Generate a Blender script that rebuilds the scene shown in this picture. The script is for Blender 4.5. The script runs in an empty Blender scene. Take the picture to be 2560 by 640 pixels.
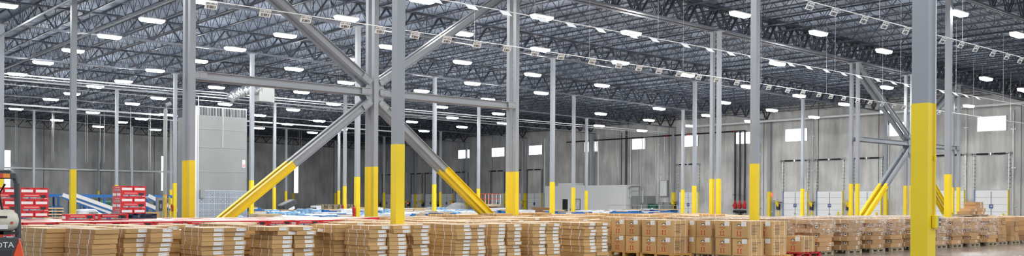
import bpy, bmesh, math, random
from mathutils import Vector, Matrix
random.seed(7)
C = bpy.context.scene.collection
R_ = math.radians
# ------------------------------------------------------------------ camera model
F0 = 2365.0; TH = R_(48.96); HY = 509.2; RHO = 0.0056; EYE = 1.65
cs, sn = math.cos(TH), math.sin(TH)
def proj(X, Y, z):
    Z = cs*X + sn*Y; r = sn*X - cs*Y
    if Z < .1: return (-9999, -9999)
    a = F0*r/Z; b = F0*(z-EYE)/Z
    return 1280+a*math.cos(RHO)+b*math.sin(RHO), HY-b*math.cos(RHO)+a*math.sin(RHO)
def ray(px, py):
    a = px-1280; d = py-HY
    A = a*math.cos(RHO)+d*math.sin(RHO); B = -d*math.cos(RHO)+a*math.sin(RHO)
    u = A/F0; v = B/F0
    return cs+u*sn, sn-u*cs, v
def onX(px, py, X):
    x, y, v = ray(px, py); t = X/x; return y*t
def onY(px, py, Y):
    x, y, v = ray(px, py); t = Y/y; return x*t
def onz(px, py, z):
    x, y, v = ray(px, py); t = (z-EYE)/v; return x*t, y*t
GX = [12.31+14.02*i for i in range(6)]
GY = [5.864+12.29*j-(0.17 if j > 2 else 0) for j in range(11)]
YDB = 0.42
WX = 82.3      # dock wall plane
WY = 130.0     # far wall plane
def gb(X): return 10.85-0.013*max(0.0, X-26.33)       # girder bottom chord height

# ------------------------------------------------------------------ materials
MATS = {}
def new_mat(name):
    m = bpy.data.materials.new(name); m.use_nodes = True
    return m, m.node_tree.nodes, m.node_tree.links, m.node_tree.nodes['Principled BSDF']
def mat(name, col, rough=.6, metal=0.0, noise=0.0, nscale=3.0, bump=0.0, bscale=40.0, coat=0.0, stretch=None, vary=0.0):
    if name in MATS: return MATS[name]
    m, N, L, b = new_mat(name)
    b.inputs['Base Color'].default_value = (*col, 1); b.inputs['Roughness'].default_value = rough
    b.inputs['Metallic'].default_value = metal
    b.inputs['Coat Weight'].default_value = coat
    if noise or bump:
        tc = N.new('ShaderNodeTexCoord'); mp = N.new('ShaderNodeMapping')
        L.new(tc.outputs['Object'], mp.inputs['Vector'])
        if stretch: mp.inputs['Scale'].default_value = stretch
    if noise:
        nz = N.new('ShaderNodeTexNoise'); nz.inputs['Scale'].default_value = nscale; nz.inputs['Detail'].default_value = 6
        L.new(mp.outputs[0], nz.inputs['Vector'])
        cr = N.new('ShaderNodeValToRGB')
        cr.color_ramp.elements[0].position = .3; cr.color_ramp.elements[1].position = .7
        cr.color_ramp.elements[0].color = (*[c*(1-noise) for c in col], 1)
        cr.color_ramp.elements[1].color = (*[min(1, c*(1+noise)) for c in col], 1)
        L.new(nz.outputs['Fac'], cr.inputs[0]); L.new(cr.outputs[0], b.inputs['Base Color'])
    if bump:
        n2 = N.new('ShaderNodeTexNoise'); n2.inputs['Scale'].default_value = bscale
        L.new(mp.outputs[0], n2.inputs['Vector'])
        bp = N.new('ShaderNodeBump'); bp.inputs['Strength'].default_value = bump; bp.inputs['Distance'].default_value = .02
        L.new(n2.outputs['Fac'], bp.inputs['Height']); L.new(bp.outputs[0], b.inputs['Normal'])
    if vary:
        src = b.inputs['Base Color'].links[0].from_socket if b.inputs['Base Color'].links else None
        oi = N.new('ShaderNodeObjectInfo'); mr = N.new('ShaderNodeMapRange'); mr.inputs['To Min'].default_value = 1-vary; mr.inputs['To Max'].default_value = 1+vary
        L.new(oi.outputs['Random'], mr.inputs['Value'])
        hs = N.new('ShaderNodeHueSaturation'); L.new(mr.outputs[0], hs.inputs['Value'])
        if src: L.new(src, hs.inputs['Color'])
        else: hs.inputs['Color'].default_value = (*col, 1)
        L.new(hs.outputs[0], b.inputs['Base Color'])
    MATS[name] = m; return m
def emis(name, col, st):
    m = bpy.data.materials.new(name); m.use_nodes = True
    b = m.node_tree.nodes['Principled BSDF']
    b.inputs['Base Color'].default_value = (*col, 1)
    b.inputs['Emission Color'].default_value = (*col, 1); b.inputs['Emission Strength'].default_value = st
    MATS[name] = m; return m

def concrete(name, lo, hi, streak=True):
    m, N, L, b = new_mat(name)
    tc = N.new('ShaderNodeTexCoord')
    mp = N.new('ShaderNodeMapping'); mp.inputs['Scale'].default_value = (1.2, 1.2, .16)
    L.new(tc.outputs['Object'], mp.inputs['Vector'])
    n1 = N.new('ShaderNodeTexNoise'); n1.inputs['Scale'].default_value = 1.3; n1.inputs['Detail'].default_value = 8; n1.inputs['Roughness'].default_value = .65
    L.new(mp.outputs[0], n1.inputs['Vector'])
    n2 = N.new('ShaderNodeTexNoise'); n2.inputs['Scale'].default_value = .35; n2.inputs['Detail'].default_value = 5
    L.new(tc.outputs['Object'], n2.inputs['Vector'])
    mx = N.new('ShaderNodeMath'); mx.operation = 'ADD'; L.new(n1.outputs['Fac'], mx.inputs[0]); L.new(n2.outputs['Fac'], mx.inputs[1])
    ml = N.new('ShaderNodeMath'); ml.operation = 'MULTIPLY'; ml.inputs[1].default_value = .5; L.new(mx.outputs[0], ml.inputs[0])
    cr = N.new('ShaderNodeValToRGB')
    cr.color_ramp.elements[0].position = .36; cr.color_ramp.elements[0].color = (*lo, 1)
    cr.color_ramp.elements[1].position = .66; cr.color_ramp.elements[1].color = (*hi, 1)
    L.new(ml.outputs[0], cr.inputs[0]); L.new(cr.outputs[0], b.inputs['Base Color'])
    b.inputs['Roughness'].default_value = .85
    bp = N.new('ShaderNodeBump'); bp.inputs['Strength'].default_value = .2; bp.inputs['Distance'].default_value = .05
    L.new(n1.outputs['Fac'], bp.inputs['Height']); L.new(bp.outputs[0], b.inputs['Normal'])
    MATS[name] = m; return m
concrete('concrete', (.34, .34, .335), (.74, .73, .71))
concrete('concrete_dark', (.27, .275, .28), (.56, .565, .57))
def floor_mat():
    m, N, L, b = new_mat('polished_floor')
    tc = N.new('ShaderNodeTexCoord')
    n1 = N.new('ShaderNodeTexNoise'); n1.inputs['Scale'].default_value = .8; n1.inputs['Detail'].default_value = 9
    L.new(tc.outputs['Object'], n1.inputs['Vector'])
    cr = N.new('ShaderNodeValToRGB')
    cr.color_ramp.elements[0].position = .3; cr.color_ramp.elements[0].color = (.12, .105, .095, 1)
    cr.color_ramp.elements[1].position = .7; cr.color_ramp.elements[1].color = (.21, .19, .17, 1)
    L.new(n1.outputs['Fac'], cr.inputs[0]); L.new(cr.outputs[0], b.inputs['Base Color'])
    rr = N.new('ShaderNodeMapRange'); rr.inputs['To Min'].default_value = .12; rr.inputs['To Max'].default_value = .3
    L.new(n1.outputs['Fac'], rr.inputs['Value']); L.new(rr.outputs[0], b.inputs['Roughness'])
    MATS['polished_floor'] = m
floor_mat()
def wrap_mat():
    m = bpy.data.materials.new('stretch_film'); m.use_nodes = True
    N = m.node_tree.nodes; L = m.node_tree.links
    b = N['Principled BSDF']; b.inputs['Base Color'].default_value = (.9, .9, .92, 1); b.inputs['Roughness'].default_value = .12
    b.inputs['Specular IOR Level'].default_value = .9
    out = N['Material Output']
    tr = N.new('ShaderNodeBsdfTransparent'); mix = N.new('ShaderNodeMixShader')
    tc = N.new('ShaderNodeTexCoord')
    mp = N.new('ShaderNodeMapping'); mp.inputs['Scale'].default_value = (1.5, 1.5, 4); mp.inputs['Rotation'].default_value = (.5, .4, 0)
    L.new(tc.outputs['Object'], mp.inputs['Vector'])
    n = N.new('ShaderNodeTexNoise'); n.inputs['Scale'].default_value = 3.2; n.inputs['Detail'].default_value = 6; n.inputs['Distortion'].default_value = 1.5
    L.new(mp.outputs[0], n.inputs['Vector'])
    cr = N.new('ShaderNodeValToRGB'); cr.color_ramp.elements[0].position = .51; cr.color_ramp.elements[1].position = .68
    cr.color_ramp.elements[0].color = (.06, .06, .06, 1); cr.color_ramp.elements[1].color = (.66, .66, .66, 1)
    L.new(n.outputs['Fac'], cr.inputs[0])
    L.new(cr.outputs[0], mix.inputs[0]); L.new(tr.outputs[0], mix.inputs[1]); L.new(b.outputs[0], mix.inputs[2])
    bp = N.new('ShaderNodeBump'); bp.inputs['Strength'].default_value = .9; bp.inputs['Distance'].default_value = .08
    L.new(n.outputs['Fac'], bp.inputs['Height']); L.new(bp.outputs[0], b.inputs['Normal'])
    L.new(mix.outputs[0], out.inputs['Surface'])
    MATS['stretch_film'] = m
wrap_mat()
mat('steel_paint', (.31, .335, .37), .5, noise=.06, nscale=.8)
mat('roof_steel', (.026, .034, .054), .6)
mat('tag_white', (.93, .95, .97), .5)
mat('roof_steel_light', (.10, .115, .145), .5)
mat('deck_paint', (.28, .345, .45), .6, noise=.15, nscale=.3)
mat('safety_yellow', (.86, .64, .012), .45, noise=.05, nscale=1.2)
mat('yellow_dull', (.60, .50, .05), .5)
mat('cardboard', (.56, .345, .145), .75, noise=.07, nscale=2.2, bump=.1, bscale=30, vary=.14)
mat('cardboard_pale_lit', (.74, .55, .35), .75, noise=.07, nscale=2, vary=.08)  # light from above painted into carton tops; also plain flap and tape
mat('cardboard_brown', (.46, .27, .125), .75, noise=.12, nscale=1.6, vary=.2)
mat('cardboard_dark', (.20, .10, .045), .8)
mat('strap_white', (.85, .84, .80), .4)
mat('paper_white', (.86, .86, .86), .5)
mat('ink', (.05, .05, .06), .6)
mat('ink_brown', (.14, .09, .06), .6)
mat('ink_grey', (.35, .36, .38), .6)
mat('print_red', (.55, .045, .02), .6)
mat('carton_red', (.62, .016, .022), .4, noise=.1, nscale=3)
mat('carton_top_glare', (.72, .50, .46), .4, noise=.25, nscale=2.5)  # pale pink is mostly glare painted onto the red cartons' tops
mat('print_pink', (.85, .35, .35), .5)
mat('print_grey', (.30, .30, .32), .4, noise=.6, nscale=9)
mat('print_black', (.03, .025, .03), .4)
mat('wood_pale', (.56, .42, .24), .8, noise=.2, nscale=2)
mat('wood_orange', (.60, .34, .09), .8, noise=.2, nscale=2)
mat('wood_grey', (.33, .27, .19), .85, noise=.2, nscale=2)
mat('plastic_red', (.50, .02, .03), .5)
mat('plastic_navy', (.012, .02, .06), .45)
mat('rack_blue', (.015, .13, .40), .45, noise=.1, nscale=2)
mat('film_blue', (.20, .38, .60), .3, noise=.6, nscale=3.5, bump=.3, bscale=6)
mat('film_white', (.72, .76, .80), .3, noise=.25, nscale=1.8, bump=.3, bscale=4)
mat('white_paint', (.80, .80, .80), .45)
mat('door_white', (.80, .81, .82), .4)
mat('office_white', (.84, .85, .86), .6)
mat('galvanised', (.55, .57, .58), .35, .6, noise=.12, nscale=2)
mat('unit_grey', (.27, .285, .285), .5, noise=.06, nscale=.7)
mat('pipe_white', (.72, .74, .76), .4)
mat('pipe_black', (.012, .012, .015), .4)
mat('black_paint', (.015, .016, .02), .45)
mat('charcoal', (.055, .06, .07), .45)
mat('valve_red', (.50, .01, .01), .35)
mat('forklift_orange', (.90, .085, .008), .35, coat=.3)
mat('lens_red', (.75, .05, .03), .25)
mat('lens_orange', (.95, .30, .02), .25)
mat('tank_cream', (.66, .62, .53), .5, noise=.2, nscale=4)
mat('transformer_green', (.02, .13, .09), .5)
mat('sign_blue', (.03, .07, .28), .4)
mat('louvre_dark', (.02, .03, .04), .5)
mat('filter_blue', (.10, .17, .26), .5)
mat('foil', (.70, .72, .74), .22, .9, bump=1.0, bscale=9)
mat('tarp_dark', (.05, .055, .065), .45, noise=.4, nscale=3)
mat('tarp_grey', (.30, .31, .32), .5, noise=.3, nscale=2, bump=.6, bscale=3)
mat('blue_guide', (.10, .20, .50), .5)
mat('lift_orange', (.85, .12, .03), .45)
mat('lift_beige', (.62, .55, .35), .5)
emis('lamp_glow', (1.0, .99, .965), 185.0)
emis('window_glow', (.95, .98, 1.0), 5.0)
emis('exit_glow', (.95, .12, .08), 1.2)
emis('red_glow', (1.0, .05, .03), 3.0)

# ------------------------------------------------------------------ mesh helpers
class MB:
    def __init__(s): s.v = []; s.f = []; s.mi = []; s.mats = []; s.uvs = None
    def _m(s, m):
        if m not in s.mats: s.mats.append(m)
        return s.mats.index(m)
    def quad(s, a, b, c, d, m):
        i = len(s.v); s.v += [tuple(a), tuple(b), tuple(c), tuple(d)]; s.f.append((i, i+1, i+2, i+3)); s.mi.append(s._m(m))
    def box(s, x0, y0, z0, x1, y1, z1, m, M=None, top=None):
        P = [(x0, y0, z0), (x1, y0, z0), (x1, y1, z0), (x0, y1, z0), (x0, y0, z1), (x1, y0, z1), (x1, y1, z1), (x0, y1, z1)]
        if M is not None: P = [tuple(M @ Vector(p)) for p in P]
        i = len(s.v); s.v += P
        k = s._m(m); kt = s._m(top) if top else k
        for q, mm in (((0, 3, 2, 1), k), ((4, 5, 6, 7), kt), ((0, 1, 5, 4), k), ((1, 2, 6, 5), k), ((2, 3, 7, 6), k), ((3, 0, 4, 7), k)):
            s.f.append(tuple(i+j for j in q)); s.mi.append(mm)
    def bar(s, a, b, w, h, m, up=(0, 0, 1), caps=True):
        a = Vector(a); b = Vector(b); d = (b-a).normalized(); u = Vector(up)
        if abs(d.dot(u)) > .98: u = Vector((1, 0, 0))
        r = d.cross(u).normalized(); u = r.cross(d).normalized()
        P = []
        for e in (a, b):
            for sx, sy in ((-1, -1), (1, -1), (1, 1), (-1, 1)): P.append(tuple(e+r*sx*w/2+u*sy*h/2))
        i = len(s.v); s.v += P; k = s._m(m)
        Q = [(0, 1, 5, 4), (1, 2, 6, 5), (2, 3, 7, 6), (3, 0, 4, 7)]
        if caps: Q += [(0, 3, 2, 1), (4, 5, 6, 7)]
        for q in Q: s.f.append(tuple(i+j for j in q)); s.mi.append(k)
    def tube(s, pts, r, m, n=8, caps=True):
        pts = [Vector(p) for p in pts]; rings = []
        for i, p in enumerate(pts):
            d = (pts[min(i+1, len(pts)-1)]-pts[max(i-1, 0)]).normalized()
            u = Vector((0, 0, 1)) if abs(d.z) < .95 else Vector((1, 0, 0))
            a = d.cross(u).normalized(); b = d.cross(a).normalized()
            rr = r[i] if isinstance(r, (list, tuple)) else r
            k0 = len(s.v)
            for k in range(n):
                t = 2*math.pi*k/n; s.v.append(tuple(p+a*math.cos(t)*rr+b*math.sin(t)*rr))
            rings.append(k0)
        km = s._m(m)
        for i in range(len(rings)-1):
            for k in range(n):
                k2 = (k+1) % n
                s.f.append((rings[i]+k, rings[i+1]+k, rings[i+1]+k2, rings[i]+k2)); s.mi.append(km)
        if caps:
            s.f.append(tuple(rings[0]+k for k in range(n))); s.mi.append(km)
            s.f.append(tuple(rings[-1]+k for k in reversed(range(n)))); s.mi.append(km)
    def prism(s, poly, y0, y1, m):      # poly in (x,z), extruded along y
        i = len(s.v); n = len(poly); k = s._m(m)
        s.v += [(x, y0, z) for x, z in poly]+[(x, y1, z) for x, z in poly]
        s.f.append(tuple(i+j for j in range(n))); s.mi.append(k)
        s.f.append(tuple(i+n+j for j in reversed(range(n)))); s.mi.append(k)
        for j in range(n):
            j2 = (j+1) % n; s.f.append((i+j, i+n+j, i+n+j2, i+j2)); s.mi.append(k)
    def mesh(s, name, smooth=False, bevel=0):
        me = bpy.data.meshes.new(name); me.from_pydata(s.v, [], s.f)
        for m in s.mats: me.materials.append(MATS[m])
        me.polygons.foreach_set('material_index', s.mi)
        bm = bmesh.new(); bm.from_mesh(me)
        if bevel:
            bmesh.ops.bevel(bm, geom=bm.edges[:], offset=bevel, segments=1, affect='EDGES', clamp_overlap=True)
        bmesh.ops.recalc_face_normals(bm, faces=bm.faces[:]); bm.to_mesh(me); bm.free()
        if smooth: me.shade_smooth()
        me.update(); return me
    def obj(s, name, parent=None, smooth=False, bevel=0, loc=None):
        return link(name, s.mesh(name, smooth, bevel), parent, loc)
def link(name, me, parent=None, loc=None, rot=None):
    o = bpy.data.objects.new(name, me); C.objects.link(o)
    if parent is not None: o.parent = parent
    if loc is not None: o.location = loc
    if rot is not None: o.rotation_euler = rot
    return o
def tag(o, label=None, cat=None, group=None, kind=None):
    if label: o['label'] = label
    if cat: o['category'] = cat
    if group: o['group'] = group
    if kind: o['kind'] = kind
    return o
def thing(name, label, cat, loc=(0, 0, 0), rz=0.0, group=None):
    o = bpy.data.objects.new(name, None); C.objects.link(o); o.empty_display_size = .2
    o.location = loc; o.rotation_euler = (0, 0, rz)
    return tag(o, label, cat, group)
def copy_tree(o, parent=None):
    c = o.copy(); C.objects.link(c)
    if parent is not None: c.parent = parent
    for ch in list(o.children): copy_tree(ch, c)
    return c
PROTO = {}
ORD = ['first', 'second', 'third', 'fourth', 'fifth', 'sixth', 'seventh', 'eighth', 'ninth', 'tenth', 'eleventh', 'twelfth',
       'thirteenth', 'fourteenth', 'fifteenth', 'sixteenth', 'seventeenth', 'eighteenth', 'nineteenth', 'twentieth',
       'twenty-first', 'twenty-second', 'twenty-third', 'twenty-fourth', 'twenty-fifth', 'twenty-sixth', 'twenty-seventh',
       'twenty-eighth', 'twenty-ninth', 'thirtieth']+['%dth' % k if k % 10 not in (1, 2, 3) else '%d%s' % (k, {1: 'st', 2: 'nd', 3: 'rd'}[k % 10]) for k in range(31, 200)]
def text_mesh(txt, size, m, ext=.002):
    cu = bpy.data.curves.new('lettering', 'FONT'); cu.body = txt; cu.size = size; cu.extrude = ext
    cu.align_x = 'CENTER'; cu.align_y = 'CENTER'; cu.materials.append(MATS[m]); cu.resolution_u = 2
    o = bpy.data.objects.new('lettering', cu); C.objects.link(o)
    dg = bpy.context.evaluated_depsgraph_get(); me = bpy.data.meshes.new_from_object(o.evaluated_get(dg))
    bpy.data.objects.remove(o); return me

# ------------------------------------------------------------------ setting
mb = MB(); mb.box(-12, -14, -.2, WX+.3, WY+.3, 0, 'polished_floor'); tag(mb.obj('floor'), kind='structure')
# corrugated roof deck (ribs along x)
mb = MB()
xs = [-14, 26.33, WX+.3]; y = -14.0
prof = []
while y < WY+.3:
    prof += [(y, 0), (y+.16, 0), (y+.2, .05), (y+.28, .05)]; y += .32
for a in range(len(prof)-1):
    for i in range(2):
        x0, x1 = xs[i], xs[i+1]; z0, z1 = gb(x0)+1.50, gb(x1)+1.50
        (ya, da), (yb, db) = prof[a], prof[a+1]
        mb.quad((x0, ya, z0+da), (x1, ya, z1+da), (x1, yb, z1+db), (x0, yb, z0+db), 'deck_paint')
tag(mb.obj('ceiling'), kind='structure')
# far wall: panels with joints
mb = MB(); mb.box(-12, WY, 0, WX+.3, WY+.3, 12.3, 'concrete_dark'); tag(mb.obj('wall_back'), kind='structure')
mb = MB()
x = -8.0
while x < WX-1:
    mb.box(x, WY-.03, 0, x+.06, WY, 11.6, 'black_paint'); x += 7.01
tag(mb.obj('trim_1'), kind='structure')
# dock wall: darker panels beyond y=92.3, lighter ones before
mb = MB(); mb.box(WX, -14, 0, WX+.3, 91.9, 12.3, 'concrete'); mb.box(WX, 91.9, 0, WX+.3, WY, 12.3, 'concrete_dark')
tag(mb.obj('wall_right'), kind='structure')
mb = MB()
yy = GY[1]+.6
while yy < WY:
    mb.box(WX-.025, yy, 0, WX, yy+.05, 11.5, 'charcoal'); yy += 6.145
# shallow raised ribs on the plain panels
for y0, y1 in ((56.6, 57.4), (60.5, 63.4), (67.6, 72.0), (74.0, 80.5), (82.8, 87.5)):
    y = y0
    while y < y1:
        mb.box(WX-.05, y, 3.9, WX, y+.12, 10.6, 'concrete'); y += .42
tag(mb.obj('trim_2'), kind='structure')

# windows of the dock wall
WIN = [(1147, 1175), (1231, 1262), (1324, 1356), (1463, 1497), (1582, 1615), (1710, 1745), (1842, 1880), (1965, 2018), (2225, 2270), (2445, 2515)]
wn = 0
def window(o_name, x0, y0, x1, y1, z0, z1, nv, nh, axis):
    f = MB(); p = MB(); t = .06
    def bx(mbx, a0, a1, b0, b1, d0, d1, m):
        if axis == 'X': mbx.box(WX-d1, a0, b0, WX-d0, a1, b1, m)
        else: mbx.box(a0, WY-d1, b0, a1, WY-d0, b1, m)
    a0, a1 = (y0, y1) if axis == 'X' else (x0, x1)
    bx(p, a0, a1, z0, z1, .0, .03, 'window_glow')
    for (u0, u1, v0, v1) in ((a0-t, a1+t, z0-t, z0), (a0-t, a1+t, z1, z1+t), (a0-t, a0, z0, z1), (a1, a1+t, z0, z1)):
        bx(f, u0, u1, v0, v1, 0, .09, 'galvanised')
    for k in range(1, nv): u = a0+(a1-a0)*k/nv; bx(f, u-.012, u+.012, z0, z1, .03, .05, 'galvanised')
    for k in range(1, nh): u = z0+(z1-z0)*k/nh; bx(f, a0, a1, u-.012, u+.012, .03, .05, 'galvanised')
    fo = tag(f.obj(o_name), kind='structure'); p.obj('pane', fo)
for a, b in WIN:
    wn += 1; ya, yb = onX(a, 370, WX), onX(b, 370, WX)
    window('window_%d' % wn, 0, min(ya, yb), 0, max(ya, yb), 8.0, 9.15, 3, 1, 'X')
for a, b, z0, z1 in ((3, 25, 3.2, 7.9), (403, 416, 3.2, 7.9), (732, 745, 3.1, 7.6)):
    wn += 1; xa, xb = onY(a, 420, WY), onY(b, 420, WY)
    window('window_%d' % wn, xa, 0, xb, 0, z0, z1, 1, 4, 'Y')

# dock doors
DOORS = [(960, 978, 0), (1030, 1055, 0), (1066, 1090, 0), (1105, 1131, 0), (1144, 1167, 0), (1232, 1258, 0), (1283, 1306, 0), (1321, 1354, 0),
         (1699, 1746, 10), (1960, 2019, 13), (2044, 2107, 14), (2139, 2200, 15), (2340, 2405, 17), (2439, 2520, 18)]
DW = 2.62
DYS = []
for n, (a, b, num) in enumerate(DOORS):
    yc = (onX(a, 500, WX)+onX(b, 500, WX))/2; DYS.append(yc)
    y0, y1 = yc-DW/2, yc+DW/2
    m = MB()
    for k in range(5):
        m.box(WX-.09, y0, .02+k*.6, WX-.02, y1, .02+(k+1)*.6-.025, 'door_white')
    m.box(WX-.06, y0, 0, WX-.0, y1, 3.02, 'ink_grey')
    d = tag(m.obj('door_%d' % (n+1)), kind='structure')
    m = MB(); m.box(WX-.12, yc-.03, .1, WX-.09, yc+.03, 2.9, 'ink_grey'); m.box(WX-.13, yc-.1, .75, WX-.09, yc+.1, .9, 'ink_grey'); m.obj('lock_rod', d)
    for s_, yy in ((-1, y0), (1, y1)):
        m = MB(); m.box(WX-.14, yy-.03+s_*.04, 0, WX, yy+.03+s_*.04, 3.05, 'blue_guide' if s_ > 0 else 'safety_yellow'); m.obj('jamb_guard', d)
        m = MB(); m.box(WX-.12, yy+s_*.1-.03, 3.05, WX-.06, yy+s_*.1+.03, 6.1, 'galvanised' if n > 7 else 'charcoal')
        for k in range(9): m.box(WX-.09, yy+s_*.1-.1, 3.2+k*.33, WX, yy+s_*.1+.1, 3.24+k*.33, 'charcoal')
        m.obj('track', d)
    m = MB(); m.tube([(WX-.22, y0-.25, 6.05), (WX-.22, y1+.25, 6.05)], .02, 'charcoal', 6)
    for ya, yb in ((y0+.15, yc-.25), (yc+.25, y1-.15)): m.tube([(WX-.22, ya, 6.05), (WX-.22, yb, 6.05)], .07, 'black_paint', 8)
    m.tube([(WX-.22, y0-.2, 6.05), (WX-.22, y0-.3, 6.05)], .12, 'galvanised', 10); m.tube([(WX-.22, y1+.2, 6.05), (WX-.22, y1+.3, 6.05)], .12, 'galvanised', 10)
    m.box(WX-.26, yc-.06, 5.95, WX, yc+.06, 6.15, 'galvanised')
    m.obj('spring_shaft', d)
    m = MB(); m.box(WX-.14, yc-.16, 1.48, WX-.12, yc+.16, 1.82, 'sign_blue'); sg = m.obj('number_sign', d)
    if num:
        link('numeral', text_mesh(str(num), .25, 'paper_white'), sg, (WX-.145, yc, 1.65), (math.pi/2, 0, -math.pi/2))

# exit door with sign by the pillar
ey0, ey1 = onX(1937, 520, WX), onX(1919, 520, WX)
m = MB(); m.box(WX-.1, ey0, 0, WX, ey1, 2.15, 'ink_grey'); m.box(WX-.14, ey0+.08, 0, WX-.1, ey1-.08, 2.07, 'unit_grey')
d = tag(m.obj('door_%d' % (len(DOORS)+1)), kind='structure')
m = MB(); m.box(WX-.2, ey0+.12, .95, WX-.14, ey1-.12, 1.05, 'galvanised'); m.obj('push_bar', d)
m = MB(); ec = (ey0+ey1)/2; m.box(WX-.12, ec-.2, 2.55, WX-.03, ec+.2, 2.83, 'exit_glow')
es = tag(m.obj('exit_sign'), 'small red lit exit sign above the grey side door', 'sign')
link('lettering', text_mesh('EXIT', .19, 'paper_white'), es, (WX-.125, ec, 2.69), (math.pi/2, 0, -math.pi/2))

# ------------------------------------------------------------------ columns
CW = .221
def column_parts(X, H, t, w=CW, sleeve=3.0):
    key = ('col', round(H, 2), w, sleeve)
    if key not in PROTO:
        a = MB(); a.box(-w/2, -w/2, sleeve, w/2, w/2, H, 'steel_paint')
        a.box(-w/2-.1, -w/2-.1, H-.03, w/2+.1, w/2+.1, H, 'steel_paint')
        b = MB(); b.box(-w/2-.004, -w/2-.004, .02, w/2+.004, w/2+.004, sleeve, 'safety_yellow')
        c = MB(); c.box(-w/2-.1, -w/2-.1, 0, w/2+.1, w/2+.1, .02, 'steel_paint')
        PROTO[key] = (a.mesh('shaft'), b.mesh('yellow_sleeve'), c.mesh('base_plate'))
    for me, n in zip(PROTO[key], ('shaft', 'yellow_sleeve', 'base_plate')): link(n, me, t)
cols = []
for i in range(5):
    for j in range(11):
        X, Y = GX[i], GY[j]
        px, _ = proj(X, Y, 3)
        if cs*X+sn*Y < 5 or not (-60 < px < 2640): continue
        if j == 2:
            cols.append((px, X, Y, 'farther one of a close pair'))
            cols.append((proj(X, Y-YDB, 3)[0], X, Y-YDB, 'nearer one of a close pair'))
        else: cols.append((px, X, Y, ''))
for i in (0, 3):
    X = GX[i]+7.01
    cols.append((proj(X, GY[2], 3)[0], X, GY[2], 'farther one of a close pair at a brace crossing'))
    cols.append((proj(X, GY[2]-YDB, 3)[0], X, GY[2]-YDB, 'nearer one of a close pair at a brace crossing'))
cols.sort()
for k, (px, X, Y, note) in enumerate(cols):
    lab = 'grey steel column with yellow foot, %s from the left%s' % (ORD[k], ', '+note if note else '')
    t = thing('steel_column', lab, 'column', (X, Y, 0), 0, 'roof columns standing on the floor grid')
    column_parts(X, gb(X), t, .188 if note else CW)
    if abs(X-GX[0]) < .01 and abs(Y-GY[0]) < .01:
        t['label'] = 'largest grey column with tall yellow foot, conduit and outlet box, right foreground'
        m = MB(); m.tube([(.045, -.135, 3.0), (.045, -.135, gb(X)-.1)], .012, 'galvanised', 8)
        for z in (4.4, 6.0, 7.5): m.tube([(.045, -.135, z), (.045, -.135, z+.05)], .018, 'galvanised', 8)
        m.obj('conduit', t)
        m = MB(); m.tube([(.045, -.135, 1.52), (.045, -.135, 3.0)], .013, 'safety_yellow', 8)
        m.tube([(.045, -.135, 2.25), (.045, -.135, 2.31)], .019, 'safety_yellow', 8); m.obj('yellow_conduit', t)
        m = MB(); m.box(-.01, -.175, 1.36, .1, -.12, 1.53, 'safety_yellow'); bx_ = m.obj('outlet_box', t, bevel=.006)
        m = MB(); m.box(.06, -.182, 1.37, .125, -.125, 1.52, 'galvanised')
        m.box(.075, -.186, 1.39, .11, -.182, 1.43, 'ink'); m.box(.075, -.186, 1.45, .11, -.182, 1.49, 'ink'); m.obj('receptacle', bx_)
# pillars on the dock wall
n = 0
for j in range(2, 11):
    X, Y = WX-.19, GY[j]
    px, _ = proj(X, Y, 3)
    if not (-50 < px < 2600): continue
    t = thing('wall_column', 'slim yellow footed column against the dock wall, %s from the right' % ORD[n], 'column', (X, Y, 0), 0, 'columns against the dock wall'); n += 1
    column_parts(X, gb(X), t, .3, 3.0)

# ------------------------------------------------------------------ braced frames
def h_beam(mb, a, b, m, depth=.26, width=.19, t=.02):
    """wide-flange member from a to b lying in the x-z plane"""
    a = Vector(a); b = Vector(b); d = (b-a).normalized(); u = Vector((-d.z, 0, d.x))
    if u.z < 0: u = -u
    for s_ in (1, -1): mb.bar(a+u*s_*(depth/2-t/2), b+u*s_*(depth/2-t/2), width, t, m, up=u)
    mb.bar(a, b, t, depth-2*t, m, up=u)
def brace(a, b, yoff, name, label, group, loc):
    t = thing(name, label, 'beam', loc, 0, group)
    a = Vector(a); b = Vector(b)
    if min(a.z, b.z) < 2.9 and abs(a.z-b.z) > 1:
        lo, hi = (a, b) if a.z < b.z else (b, a)
        f = (3.0-lo.z)/(hi.z-lo.z); c = lo.lerp(hi, f)
        m = MB(); h_beam(m, c, hi, 'steel_paint'); m.obj('beam', t)
        m = MB(); h_beam(m, lo, c, 'safety_yellow', .268, .198); m.obj('yellow_foot', t)
    else:
        m = MB(); h_beam(m, a, b, 'steel_paint'); m.obj('beam', t)
    d = (b-a).normalized()
    for e, s_ in ((a, 1), (b, -1)):
        if e.z < 1: continue
        m = MB(); c = e+d*s_*.14; u = Vector((-d.z, 0, d.x))
        m.bar(e-d*s_*.05-Vector((0, .075, 0)), e+d*s_*.38-Vector((0, .075, 0)), .02, .2, 'steel_paint', up=u)
        g = m.obj('end_plate', t)
        m = MB()
        for q in (-.05, .05):
            m = MB(); p = c+u*q-Vector((0, .085, 0)); m.tube([p, p-Vector((0, .02, 0))], .018, 'ink_grey', 6); m.obj('bolt', g)
NZ = 5.78
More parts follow.
